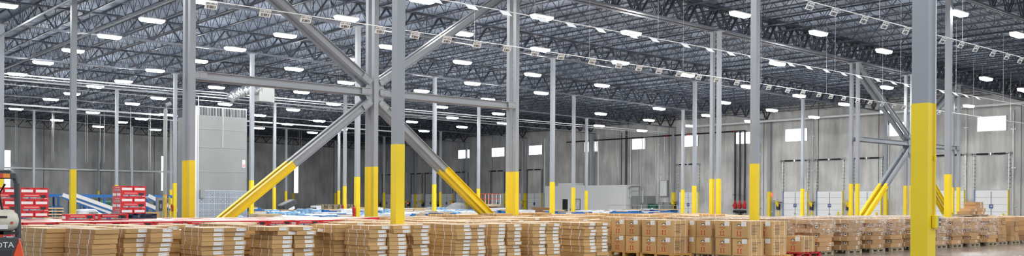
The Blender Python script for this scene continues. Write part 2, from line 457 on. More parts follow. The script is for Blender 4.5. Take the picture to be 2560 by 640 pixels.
for fi, (i, where) in enumerate(((0, 'left braced bay'), (3, 'right braced bay'))):
    X0, X1 = GX[i], GX[i+1]; XM = (X0+X1)/2
    for pl, (yo, pn) in enumerate(((GY[2]-YDB, 'nearer'), (GY[2], 'farther'))):
        top = gb(X0)-.15; h = CW/2
        grp = 'steel braces of the '+where
        for (a, b, nm, w) in (((-7.01+h, .22), (-.1, NZ-.28), 'diagonal_brace', 'lower left diagonal'),
                              ((7.01-h, .22), (.1, NZ-.28), 'diagonal_brace', 'lower right diagonal'),
                              ((-7.01+h, top), (-.1, NZ+.28), 'diagonal_brace', 'upper left diagonal'),
                              ((7.01-h, top), (.1, NZ+.28), 'diagonal_brace', 'upper right diagonal'),
                              ((-7.01+h, NZ), (-.2, NZ), 'strut_beam', 'left horizontal strut'),
                              ((7.01-h, NZ), (.2, NZ), 'strut_beam', 'right horizontal strut')):
            dx = b[0]-a[0]; dz = b[1]-a[1]; L = math.hypot(dx, dz)
            sx = 1 if a[0] < 0 else -1
            # stop short of the centre column
            bx = -sx*(h+.12); tt = (bx-a[0])/dx; B = (bx, a[1]+dz*tt)
            brace((a[0], 0, a[1]), (B[0], 0, B[1]), 0, nm, 'grey %s of the %s, in the %s plane' % (w, where, pn), grp, (XM, yo, 0))
        for s_, sd in ((-1, 'left'), (1, 'right')):
            m = MB(); m.prism([(s_*x, z) for x, z in ((h, NZ-.5), (h+.1, NZ-.5), (.42, NZ-.15), (.42, NZ+.15), (h+.1, NZ+.5), (h, NZ+.5))], -.012, .012, 'steel_paint')
            g = m.obj('gusset_plate'); g.location = (XM, yo, 0)
            tag(g, 'grey gusset plate %s of the centre column of the %s, %s plane' % (sd, where, pn), 'plate', 'gusset plates')

# ------------------------------------------------------------------ roof steel
def girder_mesh(L, n=8, d=1.25):
    m = MB()
    for s_ in (-.07, .07):
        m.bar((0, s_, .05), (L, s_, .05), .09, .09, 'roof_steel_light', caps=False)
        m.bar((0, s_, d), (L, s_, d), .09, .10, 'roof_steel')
    st = L/n
    for k in range(n):
        x0 = k*st; xm = x0+st/2
        for s_ in (-.05, .05):
            m.bar((x0, s_, d), (xm, s_, .05), .05, .05, 'roof_steel', caps=False); m.bar((xm, s_, .05), (x0+st, s_, d), .05, .05, 'roof_steel', caps=False)
        m.bar((xm, 0, .05), (xm, 0, d), .04, .04, 'roof_steel', caps=False)
    return m.mesh('roof_girder')
GM = girder_mesh(14.02)
cnt = 0
gl = []
for j in range(0, 11):
    for i in range(-1, 5):
        X0 = GX[0]+14.02*i; Y = GY[j]
        c = proj(X0+7, Y, gb(X0)); 
        ends = [proj(X0, Y, gb(X0)+.6), proj(X0+14, Y, gb(X0)+.6)]
        if max(e[0] for e in ends) < -30 or min(e[0] for e in ends) > 2600 or cs*(X0+14)+sn*Y < 2: continue
        if min(e[1] for e in ends) < -700: continue
        gl.append((j, i, X0, Y))
for (j, i, X0, Y) in gl:
    z0, z1 = gb(X0), gb(X0+14.02)
    for yo in ((0, -YDB) if j == 2 else (0,)):
        o = link('roof_girder', GM, None, (X0, Y+yo, z0), (0, math.atan2(z0-z1, 14.02), 0))
        tag(o, 'steel truss girder, row %d from the front, bay %d from the left%s' % (j+1, i+2, (', farther twin' if yo == 0 else ', nearer twin') if j == 2 else ''), 'girder', 'truss girders carrying the roof')
def joist_mb(m, L, ox=0, oy=0, oz=0, n=10, d=.72):
    for s_ in (-.035, .035):
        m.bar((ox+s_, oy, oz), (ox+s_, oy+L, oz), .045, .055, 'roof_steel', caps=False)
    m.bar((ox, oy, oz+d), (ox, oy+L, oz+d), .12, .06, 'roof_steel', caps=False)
    st = L/n
    for k in range(n):
        y0 = oy+k*st
        m.bar((ox, y0, oz+d), (ox, y0+st/2, oz), .025, .025, 'roof_steel', caps=False)
        m.bar((ox, y0+st/2, oz), (ox, y0+st, oz+d), .025, .025, 'roof_steel', caps=False)
        m.bar((ox, y0+st/2, oz), (ox, y0+st/2, oz+d), .018, .018, 'roof_steel', caps=False)
jm = MB(); joist_mb(jm, 12.15); JM = jm.mesh('roof_joist')
cand = []
for j in range(-1, 10):
    for k in range(-10, 41):
        X = 12.31+1.7525*k
        if X > WX-.4: continue
        Y0 = (GY[j] if j >= 0 else GY[0]-12.29)+.07
        zz = gb(X)+.70
        P = [proj(X, Y0+t*12.15, zz) for t in (0, .5, 1)]
        Zs = [cs*X+sn*(Y0+t*12.15) for t in (0, .5, 1)]
        if max(Zs) < 3: continue
        vis = any(-60 < p[0] < 2620 and -140 < p[1] < 640 for p, z in zip(P, Zs) if z > 3)
        if not vis:
            if Zs[0] > 3 and not ((P[0][0] < -60 and P[2][0] < -60) or (P[0][0] > 2620 and P[2][0] > 2620) or (P[0][1] < -140 and P[2][1] < -140)): vis = True
        if vis: cand.append((sum(Zs)/3, X, Y0, zz))
cand.sort()
for z, X, Y0, zz in cand[:300]:
    tag(link('roof_joist', JM, None, (X, Y0, zz)), 'dark open-web steel joist under the corrugated roof deck', 'joist', 'open-web joists under the nearer roof')
m = MB()
for z, X, Y0, zz in cand[300:]: joist_mb(m, 12.15, X, Y0, zz)
if m.v: tag(m.obj('roof_joist'), 'rest of the dark open-web joists under the distant roof', 'joists', kind='stuff')
n = 0
for j in range(0, 10):
    for q in (.2, .5, .8):
        Y = GY[j]+q*12.15
        xa = -10
        z = gb(26.33)+.74; z1 = gb(WX)+.74
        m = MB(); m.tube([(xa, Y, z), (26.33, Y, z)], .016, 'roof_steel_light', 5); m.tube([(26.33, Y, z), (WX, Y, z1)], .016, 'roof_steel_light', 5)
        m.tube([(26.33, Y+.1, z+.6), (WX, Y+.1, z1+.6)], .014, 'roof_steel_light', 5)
        n += 1; tag(m.obj('bridging_rod'), 'thin bridging rod tying the roof joists together, %s from the front' % ORD[n-1], 'rod', 'bridging rods across the joists')

# ------------------------------------------------------------------ lamps
LAMPS = [(8,12),(380,50),(274,91),(183,126),(108,156),(43,185),(388,176),(309,203),(238,216),(180,234),(127,248),(331,259),(396,245),(40,272),(232,281),(354,297),(304,305),(142,300),(246,316),(415,286),(389,324),
(507,3),(713,88),(588,122),(494,152),(735,172),(541,218),(866,45),(864,147),(865,206),(754,230),(834,260),(563,260),(649,288),(798,302),(733,274),(719,310),(648,320),(882,290),(781,331),(855,323),
(1055,0),(974,117),(1156,83),(1156,155),(1181,208),(1054,227),(1220,248),(1103,267),(1246,284),(1131,294),(1155,317),(1030,304),(1332,186),(1353,232),(1060,327),(1257,307),
(1355,42),(1578,82),(1351,123),(1551,156),(1717,187),(1505,213),(1502,284),(1648,271),(1622,300),(1498,314),(1768,288),
(1850,35),(2046,82),(2210,127),(1944,158),(2217,218),(1998,239),(1811,256),(1930,275),(2111,260),(2035,292),(1875,303),(2214,279),(1870,216),
(2397,32),(2545,86),(2465,196),(2422,264),(2558,224),(1605,326),(1727,314)]
def lamp_proto(near):
    m = MB(); m.box(-.6, -.16, .02, .6, .16, .07, 'white_paint'); m.box(-.25, -.05, .07, .25, .05, .12, 'ink_grey')
    a = m.mesh('housing')
    m = MB(); m.prism([(-.60, .02), (-.56, -.06), (-.48, -.11), (.48, -.11), (.56, -.06), (.60, .02)], -.15, .15, 'lamp_glow'); b = m.mesh('diffuser')  # drop deepened so the lens shape stands in for bloom
    m = MB()
    for x in (-.5, .5): m.bar((x, 0, .07), (x, 0, .72), .008, .008, 'ink_grey', caps=False)
    c = m.mesh('hanger')
    return a, b, c
LP = lamp_proto(True)
rows = {}
for px, py in LAMPS:
    X, Y = onz(px, py, 10.3); r = 1.03-.18*(X-16.6)/66.2
    if py < 0: continue
    rows.setdefault(min(range(10), key=lambda k: abs([16.6, 23.3, 29.6, 35.8, 42.6, 50.1, 58, 65.9, 74.2, 83][k]-X)), []).append((X*r, Y*r, 1.65+8.65*r))
for k in sorted(rows):
    for q, (X, Y, Z) in enumerate(sorted(rows[k], key=lambda p: p[1])):
        t = thing('ceiling_lamp', 'lit ceiling lamp, %s lamp row from the left, %s from the front' % (ORD[k], ORD[q]), 'lamp', (X, Y, Z), 0, 'lamps hanging under the roof')
        for me, nme in zip(LP, ('housing', 'diffuser', 'hanger')): link(nme, me, t)
# the same lamp grid goes on over and behind the camera, out of the frame
for kx, X in enumerate([4.5, 10.7, 17.1, 23.4, 29.3, 34.8, 40.6, 46.6, 52.6, 58.7, 64.4, 70.3]):
    for Y in (-6, 0, 6.2, 12.4, 18.6, 24.8, 31, 37.2):
        if any(abs(l[0]-X) < 3 and abs(l[1]-Y) < 3 for rr in rows.values() for l in rr): continue
        p = proj(X, Y, 10)
        if cs*X+sn*Y > 3 and -30 < p[0] < 2590 and -5 < p[1]: continue
        ld = bpy.data.lights.new('ceiling_lamp_light', 'AREA'); ld.shape = 'RECTANGLE'; ld.size = 1.2; ld.size_y = .3; ld.energy = 170; ld.color = (1, .985, .95)
        lo = bpy.data.objects.new('ceiling_lamp_light', ld); C.objects.link(lo); lo.location = (X, Y, 10.2)

# ------------------------------------------------------------------ sign cables
def sign_meshes(txt, blank):
    w, h = .37, .215
    m = MB(); m.box(-w/2, -.004, -h-.015, w/2, .004, -.015, 'tag_white'); a = m.mesh('board')
    if blank: return a, None, None
    key = 'bar'
    if key not in PROTO:
        m = MB(); random.seed(3); x = -w/2+.05
        while x < w/2-.05:
            ww = random.choice((.006, .012, .02)); m.box(x, -.007, -h+.008, x+ww, -.004, -h+.095, 'ink'); x += ww+random.choice((.006, .01, .016))
        PROTO[key] = m.mesh('barcode')
    return a, PROTO[key], text_mesh(txt, .08, 'ink')
CAB = [('L1', 26.55, [(530,5),(665,24),(767,39),(865,52),(953,65),(1040,80),(1120,92),(1195,102),(1270,114),(1340,124),(1405,133),(1483,146),(1550,155),(1600,162),(1650,171),(1700,178),(1750,185),(1795,192),(1845,200),(1925,212),(1972,219),(2010,226),(2050,232),(2080,238),(2112,243),(2147,249),(2178,254),(2208,258),(2238,262),(2262,266),(2350,278),(2378,282)], .5, False),
       ('L2', 21.85, [(1085,-2),(1175,10),(1260,26),(1352,42),(1423,58),(1497,70),(1578,84),(1632,95),(1710,108),(1770,117),(1823,127),(1875,137),(1927,147),(1973,157),(2018,168),(2062,174),(2105,182),(2143,188),(2190,197),(2230,205),(2262,211),(2352,227),(2385,235),(2412,240),(2440,244)], -.85, True),
       ('L3', 14.88, [(2030,3),(2090,20),(2165,42),(2217,55),(2270,72),(2362,93),(2407,103),(2444,115),(2487,127),(2522,135),(2555,145)], .55, False)]
CN = ['far', 'middle', 'near']
for ci, (nm, Y, S, tilt, blank) in enumerate(CAB):
    Xs = [onY(px, py, Y) for px, py in S]
    m = MB(); x0, x1 = Xs[0]-3.5, {'L1': 76, 'L2': 70, 'L3': 50}[nm]
    m.tube([(x0, Y, 7.5), (x1, Y, 7.5)], .016, 'pipe_white', 6)
    tag(m.obj('sign_cable'), 'taut white cable carrying hanging tags, %s one of three' % CN[ci], 'cable', 'cables carrying the hanging tags')
    x = x0+1.5; q = 0
    while x < x1:
        m = MB(); m.tube([(x, Y, 7.5), (x, Y, gb(x)+.72)], .006, 'pipe_white', 4); q += 1
        tag(m.obj('hanger_wire'), 'thin vertical wire holding the %s sign cable, %s from its left end' % (CN[ci], ORD[q-1]), 'wire', 'wires holding the sign cables'); x += 5.9
    for k, X in enumerate(Xs):
        num = 180-2*k if nm == 'L1' else 194-2*k
        a, b, c = sign_meshes('200-%d-A' % num, blank)
        lab = ('white rack tag reading 200-%d-A with barcode hanging from the %s cable' % (num, CN[ci])) if not blank else 'blank bright white tag on the middle cable, %s from its left end' % ORD[k]
        t = thing('hanging_tag', lab, 'sign', (X, Y, 7.49), 0, 'tags hanging on the %s cable' % CN[ci])
        t.rotation_euler = (tilt, 0, 0)
        link('board', a, t)
        if b: link('barcode', b, t); link('lettering', c, t, (0, -.006, -.065), (math.pi/2, 0, 0))

# ------------------------------------------------------------------ pipes
n = 0
for (px, py, Y, r, mt, xa, xb) in ((20, 183, 67.7, .05, 'pipe_white', 2, 81.5), (20, 190, 67.9, .03, 'pipe_white', 2, 81.5), (20, 197, 68.1, .04, 'galvanised', 2, 60), (20, 209, 68.4, .025, 'galvanised', 2, 81.5),
                                (20, 258, 92, .09, 'pipe_white', 6, 64), (20, 270, 92.4, .03, 'galvanised', 6, 60)):
    x, y, v = ray(px, py); t = Y/y; z = EYE+v*t
    m = MB(); m.tube([(xa, Y, z), (xb, Y, z-.3)], r, mt, 6); n += 1
    tag(m.obj('overhead_pipe'), '%s pipe running level below the roof, %s in the set' % ('pale' if mt == 'pipe_white' else 'grey', ORD[n-1]), 'pipe', 'overhead pipes')
for (px, py) in ((93, 42), (90, 140)):
    X, Y = onz(px, py, 10.1); m = MB(); m.tube([(X, 34, 10.1), (X, 128, 10.1)], .05, 'galvanised', 6); n += 1
    tag(m.obj('overhead_pipe'), 'grey pipe running away from the camera below the roof, %s in the set' % ORD[n-1], 'pipe', 'overhead pipes')
m = MB(); z = 5.75; m.tube([(10, WY-.5, z), (51, WY-.5, z)], .12, 'tag_white', 8)
tag(m.obj('wall_pipe'), 'long white horizontal pipe halfway up the far grey wall', 'pipe')
m = MB(); m.tube([(WX-2, 14, 9.95), (WX-2, 64, 9.95)], .11, 'pipe_white', 8)
tag(m.obj('sprinkler_main'), 'thick pale pipe under the roof along the dock wall', 'pipe')
ry = [onX(p, 400, WX-.25) for p in (1838, 1850, 1862)]
m = MB(); m.tube([(WX-.25, ry[2], 9.3), (WX-.25, 84, 9.3)], .07, 'pipe_black', 8)
for k in range(4): m.tube([(WX-.25, ry[0]+k*3, 9.3), (WX-.25, ry[0]+k*3+.2, 9.3)], .1, 'valve_red', 8)
tag(m.obj('sprinkler_feed'), 'dark horizontal pipe with red couplings high on the dock wall', 'pipe')
for k, y in enumerate(ry):
    t = thing('sprinkler_riser', 'black vertical fire riser with red valve, %s of three from the left' % ORD[k], 'pipe', (WX-.25, y, 0), 0, 'black risers on the dock wall')
    m = MB(); m.tube([(0, 0, 2.1), (0, 0, 9.25)], .1, 'pipe_black', 10); m.tube([(0, 0, 0), (0, 0, 1.1)], .05, 'galvanised', 8); m.obj('pipe', t)
    m = MB(); m.tube([(0, 0, 1.25), (0, 0, 1.35), (0, 0, 1.75), (0, 0, 1.95), (0, 0, 2.2)], [.09, .17, .17, .1, .09], 'valve_red', 10)
    m.tube([(-.18, 0, 1.6), (0, 0, 1.6)], .08, 'valve_red', 8); m.obj('valve', t)
    m = MB(); m.tube([(-.3, 0, 1.6), (-.26, 0, 1.6)], .13, 'valve_red', 10); m.tube([(0, .12, 2.75), (0, .3, 2.75)], .05, 'galvanised', 6); m.obj('handwheel', t)
m = MB(); m.tube([(WX-.25, ry[0]+.15, .98), (WX-.25, ry[2]-.15, .98)], .14, 'pipe_black', 10); m.tube([(WX-.25, ry[1], 0), (WX-.25, ry[1], .98)], .15, 'pipe_black', 10)
tag(m.obj('riser_manifold'), 'black pipe manifold joining the foot of the three risers', 'pipe')

# ------------------------------------------------------------------ flat brown cartons
FW, FL, FT = .44, .98, .0858
def flat_carton_meshes():
    g = .0026
    a = MB(); a.box(0, 0, g, FW, FL, FT-g, 'cardboard', top='cardboard_pale_lit'); body = a.mesh('carton', bevel=.003)  # paler top face has the overhead light put into its colour
    st = []
    for y in (.15, .46, .80):
        s = MB(); s.box(-.002, y, 0.0015, FW+.002, y+.022, FT-.0005, 'strap_white'); st.append(s.mesh('strap'))
    l = MB(); l.box(FW*.52, -.002, .014, FW-.02, 0, FT-.014, 'paper_white')
    x = FW*.52+.02
    for k in range(3):
        l.box(x, -.003, .045+(k % 2)*.008, x+.04, -.002, .049+(k % 2)*.008, 'ink_grey'); x += .05
    l.box(FW-.05, -.003, .022, FW-.025, -.002, .03, 'ink'); l.box(FW-.05, -.003, .05, FW-.03, -.002, .06, 'ink')
    return body, st, l.mesh('label')
FB, FS, FLb = flat_carton_meshes()
nflat = 0
def flat_carton(x, y, z, rz, label_on, lab, group, straps=True):
    global nflat
    nflat += 1
    t = thing('flat_carton', lab, 'carton', (x, y, z), rz, group)
    link('carton', FB, t)
    if straps:
        for me in FS: link('strap', me, t)
    if label_on: link('label', FLb, t)
    return t
rest = MB()
def rest_carton(x, y, z, rz, straps=False, w=FW, l=FL, m='cardboard', h=FT):
    M = Matrix.Translation((x, y, z)) @ Matrix.Rotation(rz, 4, 'Z')
    rest.box(0, 0, .0015, w, l, h-.0015, m, M, top='cardboard_pale_lit')
    if straps:
        for yy in (.15, .46, .80): rest.box(-.002, yy, .002, w+.002, yy+.022, h-.0005, 'strap_white', M)
COLXY = [(X_, Y_) for (_p, X_, Y_, _n) in cols]
def hits(x0, y0, x1, y1, g=.13):
    return any(x0-g < X_ < x1+g and y0-g < Y_ < y1+g for X_, Y_ in COLXY)
# front row: (corner px, has label, y, rz, layers, sway)
FR = [(112, 0, 17.9, .16, 12, .5), (186, 0, 18.1, .05, 12, -.3), (231, 0, 16.9, .22, 12, .6), (309, 1, 17.15, .10, 12, .8), (371, 1, 17.0, .17, 12, 1.0),
      (503, 1, 17.0, 0, 12, .1), (558, 1, 17.05, 0, 12, .2), (681, 1, 17.0, .02, 12, .3), (737, 1, 17.0, .02, 12, .5), (836, 0, 18.0, 0, 12, .2),
      (922, 1, 16.95, 0, 12, -.2), (972, 1, 16.9, 0, 12, .2), (1033, 1, 17.1, 0, 12, .1), (1140, 1, 17.05, 0, 12, 0), (1177, 1, 17.05, 0, 12, -.1),
      (1230, 1, 17.15, 0, 12, .4), (1268, 1, 17.15, 0, 12, .1), (1332, 1, 17.1, 0, 12, .1), (1367, 1, 17.1, 0, 12, -.2), (1459, 1, 17.1, 0, 12, -.1), (1490, 1, 17.1, 0, 12, -.5)]
random.seed(11)
pal_spots = []
used_x = []
for si, (px, lb, Y, rz, nl, sway) in enumerate(FR):
    X = onY(px, 560, Y)
    for k in range(nl):
        f = (nl-1-k)/nl
        dx = -sway*.16*(f if sway > 0 else f)*1.0 + sway*.05 + random.uniform(-.014, .014)
        dy = random.uniform(-.04, .035)
        r = rz*(1-.5*f)+random.uniform(-.02, .02)
        if si in (7, 8, 10) and k == nl-1: dx += -.09 if si != 10 else .10
        if si == 7 and k == nl-2: dx += .10
        if si == 11 and k >= nl-2: dx += .12
        z = .14+k*FT
        if k >= nl-9:
            flat_carton(X+dx, Y+dy, z, r, lb, 'brown %s carton, %s from the top, %s front row stack from the left' % ('labelled' if lb else 'strapped', ORD[nl-1-k], ORD[si]), 'flat cartons stacked in the front row')
        else: rest_carton(X+dx, Y+dy, z, r)
    pal_spots.append((X, Y))
# an open flap on the recessed stack
X = onY(836, 560, 18.0)
m = MB(); m.bar((X-.005, 18.25, .14+FT*9.9), (X-.2, 18.3, .14+FT*10.2), .45, .006, 'cardboard_pale_lit', up=(0, 0, 1))
tag(m.obj('carton_flap'), 'open cardboard flap sticking out of the recessed brown stack', 'flap')
# rows behind
random.seed(5)
rows_def = [(18.52, 5.2, 21.5), (19.75, 5.0, 21.5), (20.98, 5.6, 21.5), (22.21, 13.0, 22.2), (23.6, 14.3, 35), (24.85, 15.2, 36), (26.1, 16.5, 37), (27.35, 17.8, 38), (28.6, 19.5, 39), (31.0, 23.5, 42), (32.25, 26.5, 43)]
for ri, (Y, xa, xb) in enumerate(rows_def):
    x = xa; q = 0
    if ri < 3: xb = onY(1513, 560, Y)-.98
    while x < xb:
        nl = 12 if random.random() < .72 else random.choice((11, 11, 13 if ri > 3 else 12))
        rz = random.uniform(-.02, .02)
        for c in range(2):
            top = nl if random.random() < .8 else nl-1
            xx = x+c*.47
            if hits(xx, Y, xx+FW, Y+FL): continue
            q += 1
            for k in range(top):
                lastk = (k == top-1)
                z = .14+k*FT; jx, jy = random.uniform(-.012, .012), random.uniform(-.04, .04)
                if lastk and nflat < 300 and xx < 24:
                    flat_carton(xx+jx, Y+jy, z, rz, random.random() < .6, 'flat carton topping the %s stack from the left, %s row behind the front' % (ORD[q-1], ORD[ri]), 'topmost cartons of the rows behind')
                else: rest_carton(xx+jx, Y+jy, z, rz, lastk or k == top-2)
        pal_spots.append((x, Y)); x += .96+random.choice((.05, .08, .3, .45))
tag(rest.obj('flat_carton'), 'remaining flat brown cartons lower down and farther back in the field', 'cartons', kind='stuff')
# ------------------------------------------------------------------ pallets
def pallet_mesh(w, l, m, h=.14):
    b = MB()
    n = 6
    for k in range(n):
        x = k*(w-.1)/(n-1); b.box(x, 0, h-.022, x+.1, l, h, m)
    d = MB()
    for y in (0, l/2-.045, l-.09): d.box(0, y, .02, w, y+.09, h-.022-.0, m) if False else [d.box(xx, y, .02, xx+.14, y+.09, h-.024, m) for xx in (0, w/2-.07, w-.14)]
    for y in (0, l/2-.045, l-.09): d.box(0, y, 0, w, y+.09, .02, m); d.box(0, y, h-.042, w, y+.09, h-.022, m)
    return b.mesh('deck_boards'), d.mesh('blocks')
def pallet(x, y, z, w, l, m, lab, group, rz=0, h=.14):
    key = ('pal', w, l, m, h)
    if key not in PROTO: PROTO[key] = pallet_mesh(w, l, m, h)
    t = thing('pallet', lab, 'pallet', (x, y, z), rz, group)
    for me, n in zip(PROTO[key], ('deck_boards', 'blocks')): link(n, me, t)
    return t
# pallets of the flat carton field are all hidden below the frame and behind others: one mass
m = MB()
for (x, y) in pal_spots:
    for k in range(4): m.box(x-.02+k*.24, y+.0, .118, x+.1+k*.24, y+.95, .14, 'wood_pale')
    for yy in (0, .44, .88): m.box(x-.02, y+yy, 0, x+.82, y+yy+.08, .118, 'wood_pale')
tag(m.obj('pallet'), 'rough wooden pallets under the flat carton stacks', 'pallets', kind='stuff')

# ------------------------------------------------------------------ tall cartons with arrows
def tall_meshes(w, d, h):
    """front (arrow) face is -x, extends along y (0..w); side face -y, extends along x (0..d)"""
    a = MB(); a.box(0, 0, .002, d, w, h-.002, 'cardboard'); body = a.mesh('carton', bevel=.006)
    strap = []
    for x in (.14, d/2, d-.14):
        s = MB(); s.box(x, -.003, 0.001, x+.016, w+.003, h+.001, 'strap_white'); strap.append(s.mesh('strap'))
    l = MB(); yl = .06; l.box(-.003, yl, h*.70, 0, yl+.17, h*.96, 'paper_white')
    for k in range(5): l.box(-.004, yl+.02, h*(.74+.04*k), -.003, yl+.15-(k % 2)*.04, h*(.745+.04*k), 'ink_grey')
    lab = l.mesh('label')
    o = MB(); N = 14; cy, cz = w*.55, h*.76
    pts = [(-.004, cy+.07*math.cos(t*2*math.pi/N), cz+.035*math.sin(t*2*math.pi/N)) for t in range(N)]
    i = len(o.v); o.v += pts; o.f.append(tuple(range(i, i+N))); o.mi.append(o._m('ink'))
    pts = [(-.006, cy+.045*math.cos(t*2*math.pi/N), cz-.008+.02*math.sin(t*2*math.pi/N)) for t in range(N)]
    i = len(o.v); o.v += pts; o.f.append(tuple(range(i, i+N))); o.mi.append(o._m('paper_white'))
    hole = o.mesh('hand_hole')
    r = MB(); e = -.003
    r.box(e, w*.55-.10, h*.13, 0, w*.55+.10, h*.15, 'print_red')
    for yy in (-.05, .05):
        c = w*.55+yy; r.box(e, c-.012, h*.15, 0, c+.012, h*.36, 'print_red')
        i = len(r.v); r.v += [(e, c-.035, h*.345), (e, c+.035, h*.345), (e, c, h*.42)]; r.f.append((i, i+1, i+2)); r.mi.append(r._m('print_red'))
    arrow = r.mesh('up_arrows')
    t = MB(); random.seed(2)
    for k in range(7):
        z = h*(.74-.085*k); x = .17
        while x < (.62 if k == 0 else .40):
            ww = random.uniform(.02, .045); t.box(x, -.0035, z, x+ww, 0, z+.016, 'ink_brown'); x += ww+.012
    side = t.mesh('side_print')
    return body, strap, lab, hole, arrow, side
TW, TD, THh = .575, .78, .515
TM = tall_meshes(TW, TD, THh)
TX1 = text_mesh('THIS SIDE', .052, 'print_red', .0008); TX2 = text_mesh('UP', .05, 'print_red', .0008)
def tall_carton(x, y, z, lab, rz=0, group='tall cartons with red arrows'):
    t = thing('tall_carton', lab, 'carton', (x, y, z), rz, group)
    for me in TM[1]: link('strap', me, t)
    for me, n in zip(TM, ('carton', '', 'label', 'hand_hole', 'up_arrows', 'side_print')):
        if n: link(n, me, t)
    link('lettering', TX1, t, (-.003, TW*.55, THh*.59), (math.pi/2, 0, -math.pi/2))
    link('lettering', TX2, t, (-.003, TW*.55, THh*.49), (math.pi/2, 0, -math.pi/2))
random.seed(9)
HP = .145
groups = [(22.5, [20.37, 19.77, 19.10, 18.45], 'left pallet'), (23.45, [18.31, 17.71, 17.0, 16.38], 'middle pallet'), (24.32, [16.15+.6, 16.15], 'right pallet')]
groups[0] = (22.5, [20.38, 19.78, 19.07, 18.46], 'left pallet')
for (X, ys, nm) in groups:
    for c, y in enumerate(ys):
        for l in range(2):
            tall_carton(X+random.uniform(-.01, .02), y+random.uniform(-.008, .008), HP+l*THh, 'tall brown carton with red up arrows, %s of column %d on the %s' % ('upper' if l else 'lower', c+1, nm), random.uniform(-.01, .012))
for c, y in enumerate([17.6, 17.0]):
    for l in range(2): tall_carton(24.28, y+.2, HP+l*THh, 'tall carton behind the middle pallet, %s, %s' % ('upper' if l else 'lower', 'nearer' if c else 'farther'))
for c, y in enumerate([20.6, 20.0, 19.4]):
    for l in range(2): tall_carton(23.35, y, HP+l*THh, 'tall carton behind the left pallet, %s, place %d' % ('upper' if l else 'lower', c+1))
HX, HY0 = 26.75, onX(2004, 600, 26.75)
tall_carton(HX, HY0, .145, 'single tall brown carton with red arrows alone on a red pallet')
pallet(22.42, 18.4, 0, 1.0, 1.25, 'wood_orange', 'orange wooden pallet under the left tall cartons, nearer half', 'orange pallets', h=HP)
pallet(22.42, 19.72, 0, 1.0, 1.25, 'wood_orange', 'orange wooden pallet under the left tall cartons, farther half', 'orange pallets', h=HP)
pallet(23.5, 16.33, 0, .76, 1.25, 'wood_pale', 'pale wooden pallet under the middle tall cartons, nearer half', 'pale pallets under tall cartons', h=HP)
pallet(23.5, 17.64, 0, .76, 1.25, 'wood_pale', 'pale wooden pallet under the middle tall cartons, farther half', 'pale pallets under tall cartons', h=HP)
pallet(24.3, 16.1, 0, 1.1, 1.2, 'wood_orange', 'orange wooden pallet under the right tall cartons', 'orange pallets', h=HP)
pallet(HX-.3, HY0-.1, 0, 1.3, 1.0, 'plastic_red', 'red pallet under the single tall carton', 'red pallets', h=.143)

# ------------------------------------------------------------------ stretch-wrapped piles of flat brown boxes
BH = .148
def box_meshes(w, l):
    a = MB(); a.box(0, 0, .0015, w, l, BH-.0015, 'cardboard_brown', top='cardboard_pale_lit'); body = a.mesh('carton', bevel=.004)
    b = MB(); b.box(w*.68, -.002, .03, w*.68+.1, 0, BH-.03, 'paper_white'); b.box(w*.68+.02, -.003, .055, w*.68+.07, -.002, BH-.055, 'ink')
    b2 = MB(); b2.box(-.002, .08, .03, 0, .19, BH-.03, 'paper_white'); b2.box(-.003, .1, .055, -.002, .16, BH-.055, 'ink')
    c = MB(); c.box(-.0015, l*.5-.02, .0, w+.0015, l*.5+.02, BH, 'cardboard_pale_lit')
    return body, b.mesh('label'), c.mesh('tape'), b2.mesh('label')
BM1 = box_meshes(.86, .52)
def film(x0, y0, x1, y1, z0, z1, lab, full=False):
    """wavy thin shell hugging the pile"""
    random.seed(int(x0*100)+int(y0*7))
    m = MB(); nx = 10; pts = []
    per = [(x0+(x1-x0)*k/nx, y0, 0, -1) for k in range(nx)]+[(x1, y0+(y1-y0)*k/nx, 1, 0) for k in range(nx)]+[(x1-(x1-x0)*k/nx, y1, 0, 1) for k in range(nx)]+[(x0, y1-(y1-y0)*k/nx, -1, 0) for k in range(nx)]
    nz = 7; n = len(per)
    for r in range(nz+1):
        z = z0+(z1-z0)*r/nz
        for (x, y, ax, ay) in per:
            o = .018+random.random()*.03; zz = z+(random.uniform(-.07, .05) if r == 0 else random.uniform(-.012, .012))
            if r == nz: zz = z1+.012
            m.v.append((x+ax*o, y+ay*o, zz))
    k_ = m._m('stretch_film')
    for r in range(nz):
        for q in range(n):
            q2 = (q+1) % n; m.f.append((r*n+q, r*n+q2, (r+1)*n+q2, (r+1)*n+q)); m.mi.append(k_)
    i0 = len(m.v); m.v.append(((x0+x1)/2, (y0+y1)/2, z1+.03))
    for q in range(n): m.f.append((nz*n+q, nz*n+(q+1) % n, i0)); m.mi.append(k_)
    o = m.obj('stretch_wrap'); tag(o, lab, 'wrap', 'clear stretch film around the box piles'); return o
def box_pile(X, Y, idx, layers=7, wrapped=.55, rnd=None, row='front'):
    rr = random.Random(100+idx)
    lab0 = '%s wrapped aisle pile from the left' % ORD[idx]
    pallet(X-.03, Y-.02, 0, .95, 1.14, 'wood_grey', 'weathered wooden pallet under the %s' % lab0, 'pallets along the aisle')
    for k in range(layers):
        z = .14+k*BH
        for c in range(2):
            ox = rr.uniform(-.02, .02)+(.10 if k % 2 else -.03); oy = rr.uniform(-.008, .008)
            t = thing('box', 'brown box in layer %d, %s half of the %s' % (k+1, 'near' if c == 0 else 'far', lab0), 'box', (X+ox, Y+c*.54+oy, z), rr.uniform(-.01, .01), 'brown flat boxes piled along the aisle')
            for q_, (me, n) in enumerate(zip(BM1, ('carton', 'label', 'tape', 'label'))):
                if q_ == 1 and (rr.random() < .55 or c == 1): continue
                if q_ == 3 and (k % 2 == 0 or c == 1): continue
                link(n, me, t)
    if wrapped:
        film(X-.06, Y-.03, X+.98, Y+1.1, .14+layers*BH*(1-wrapped), .14+layers*BH+.004, 'crinkled clear stretch film around the %s' % lab0)
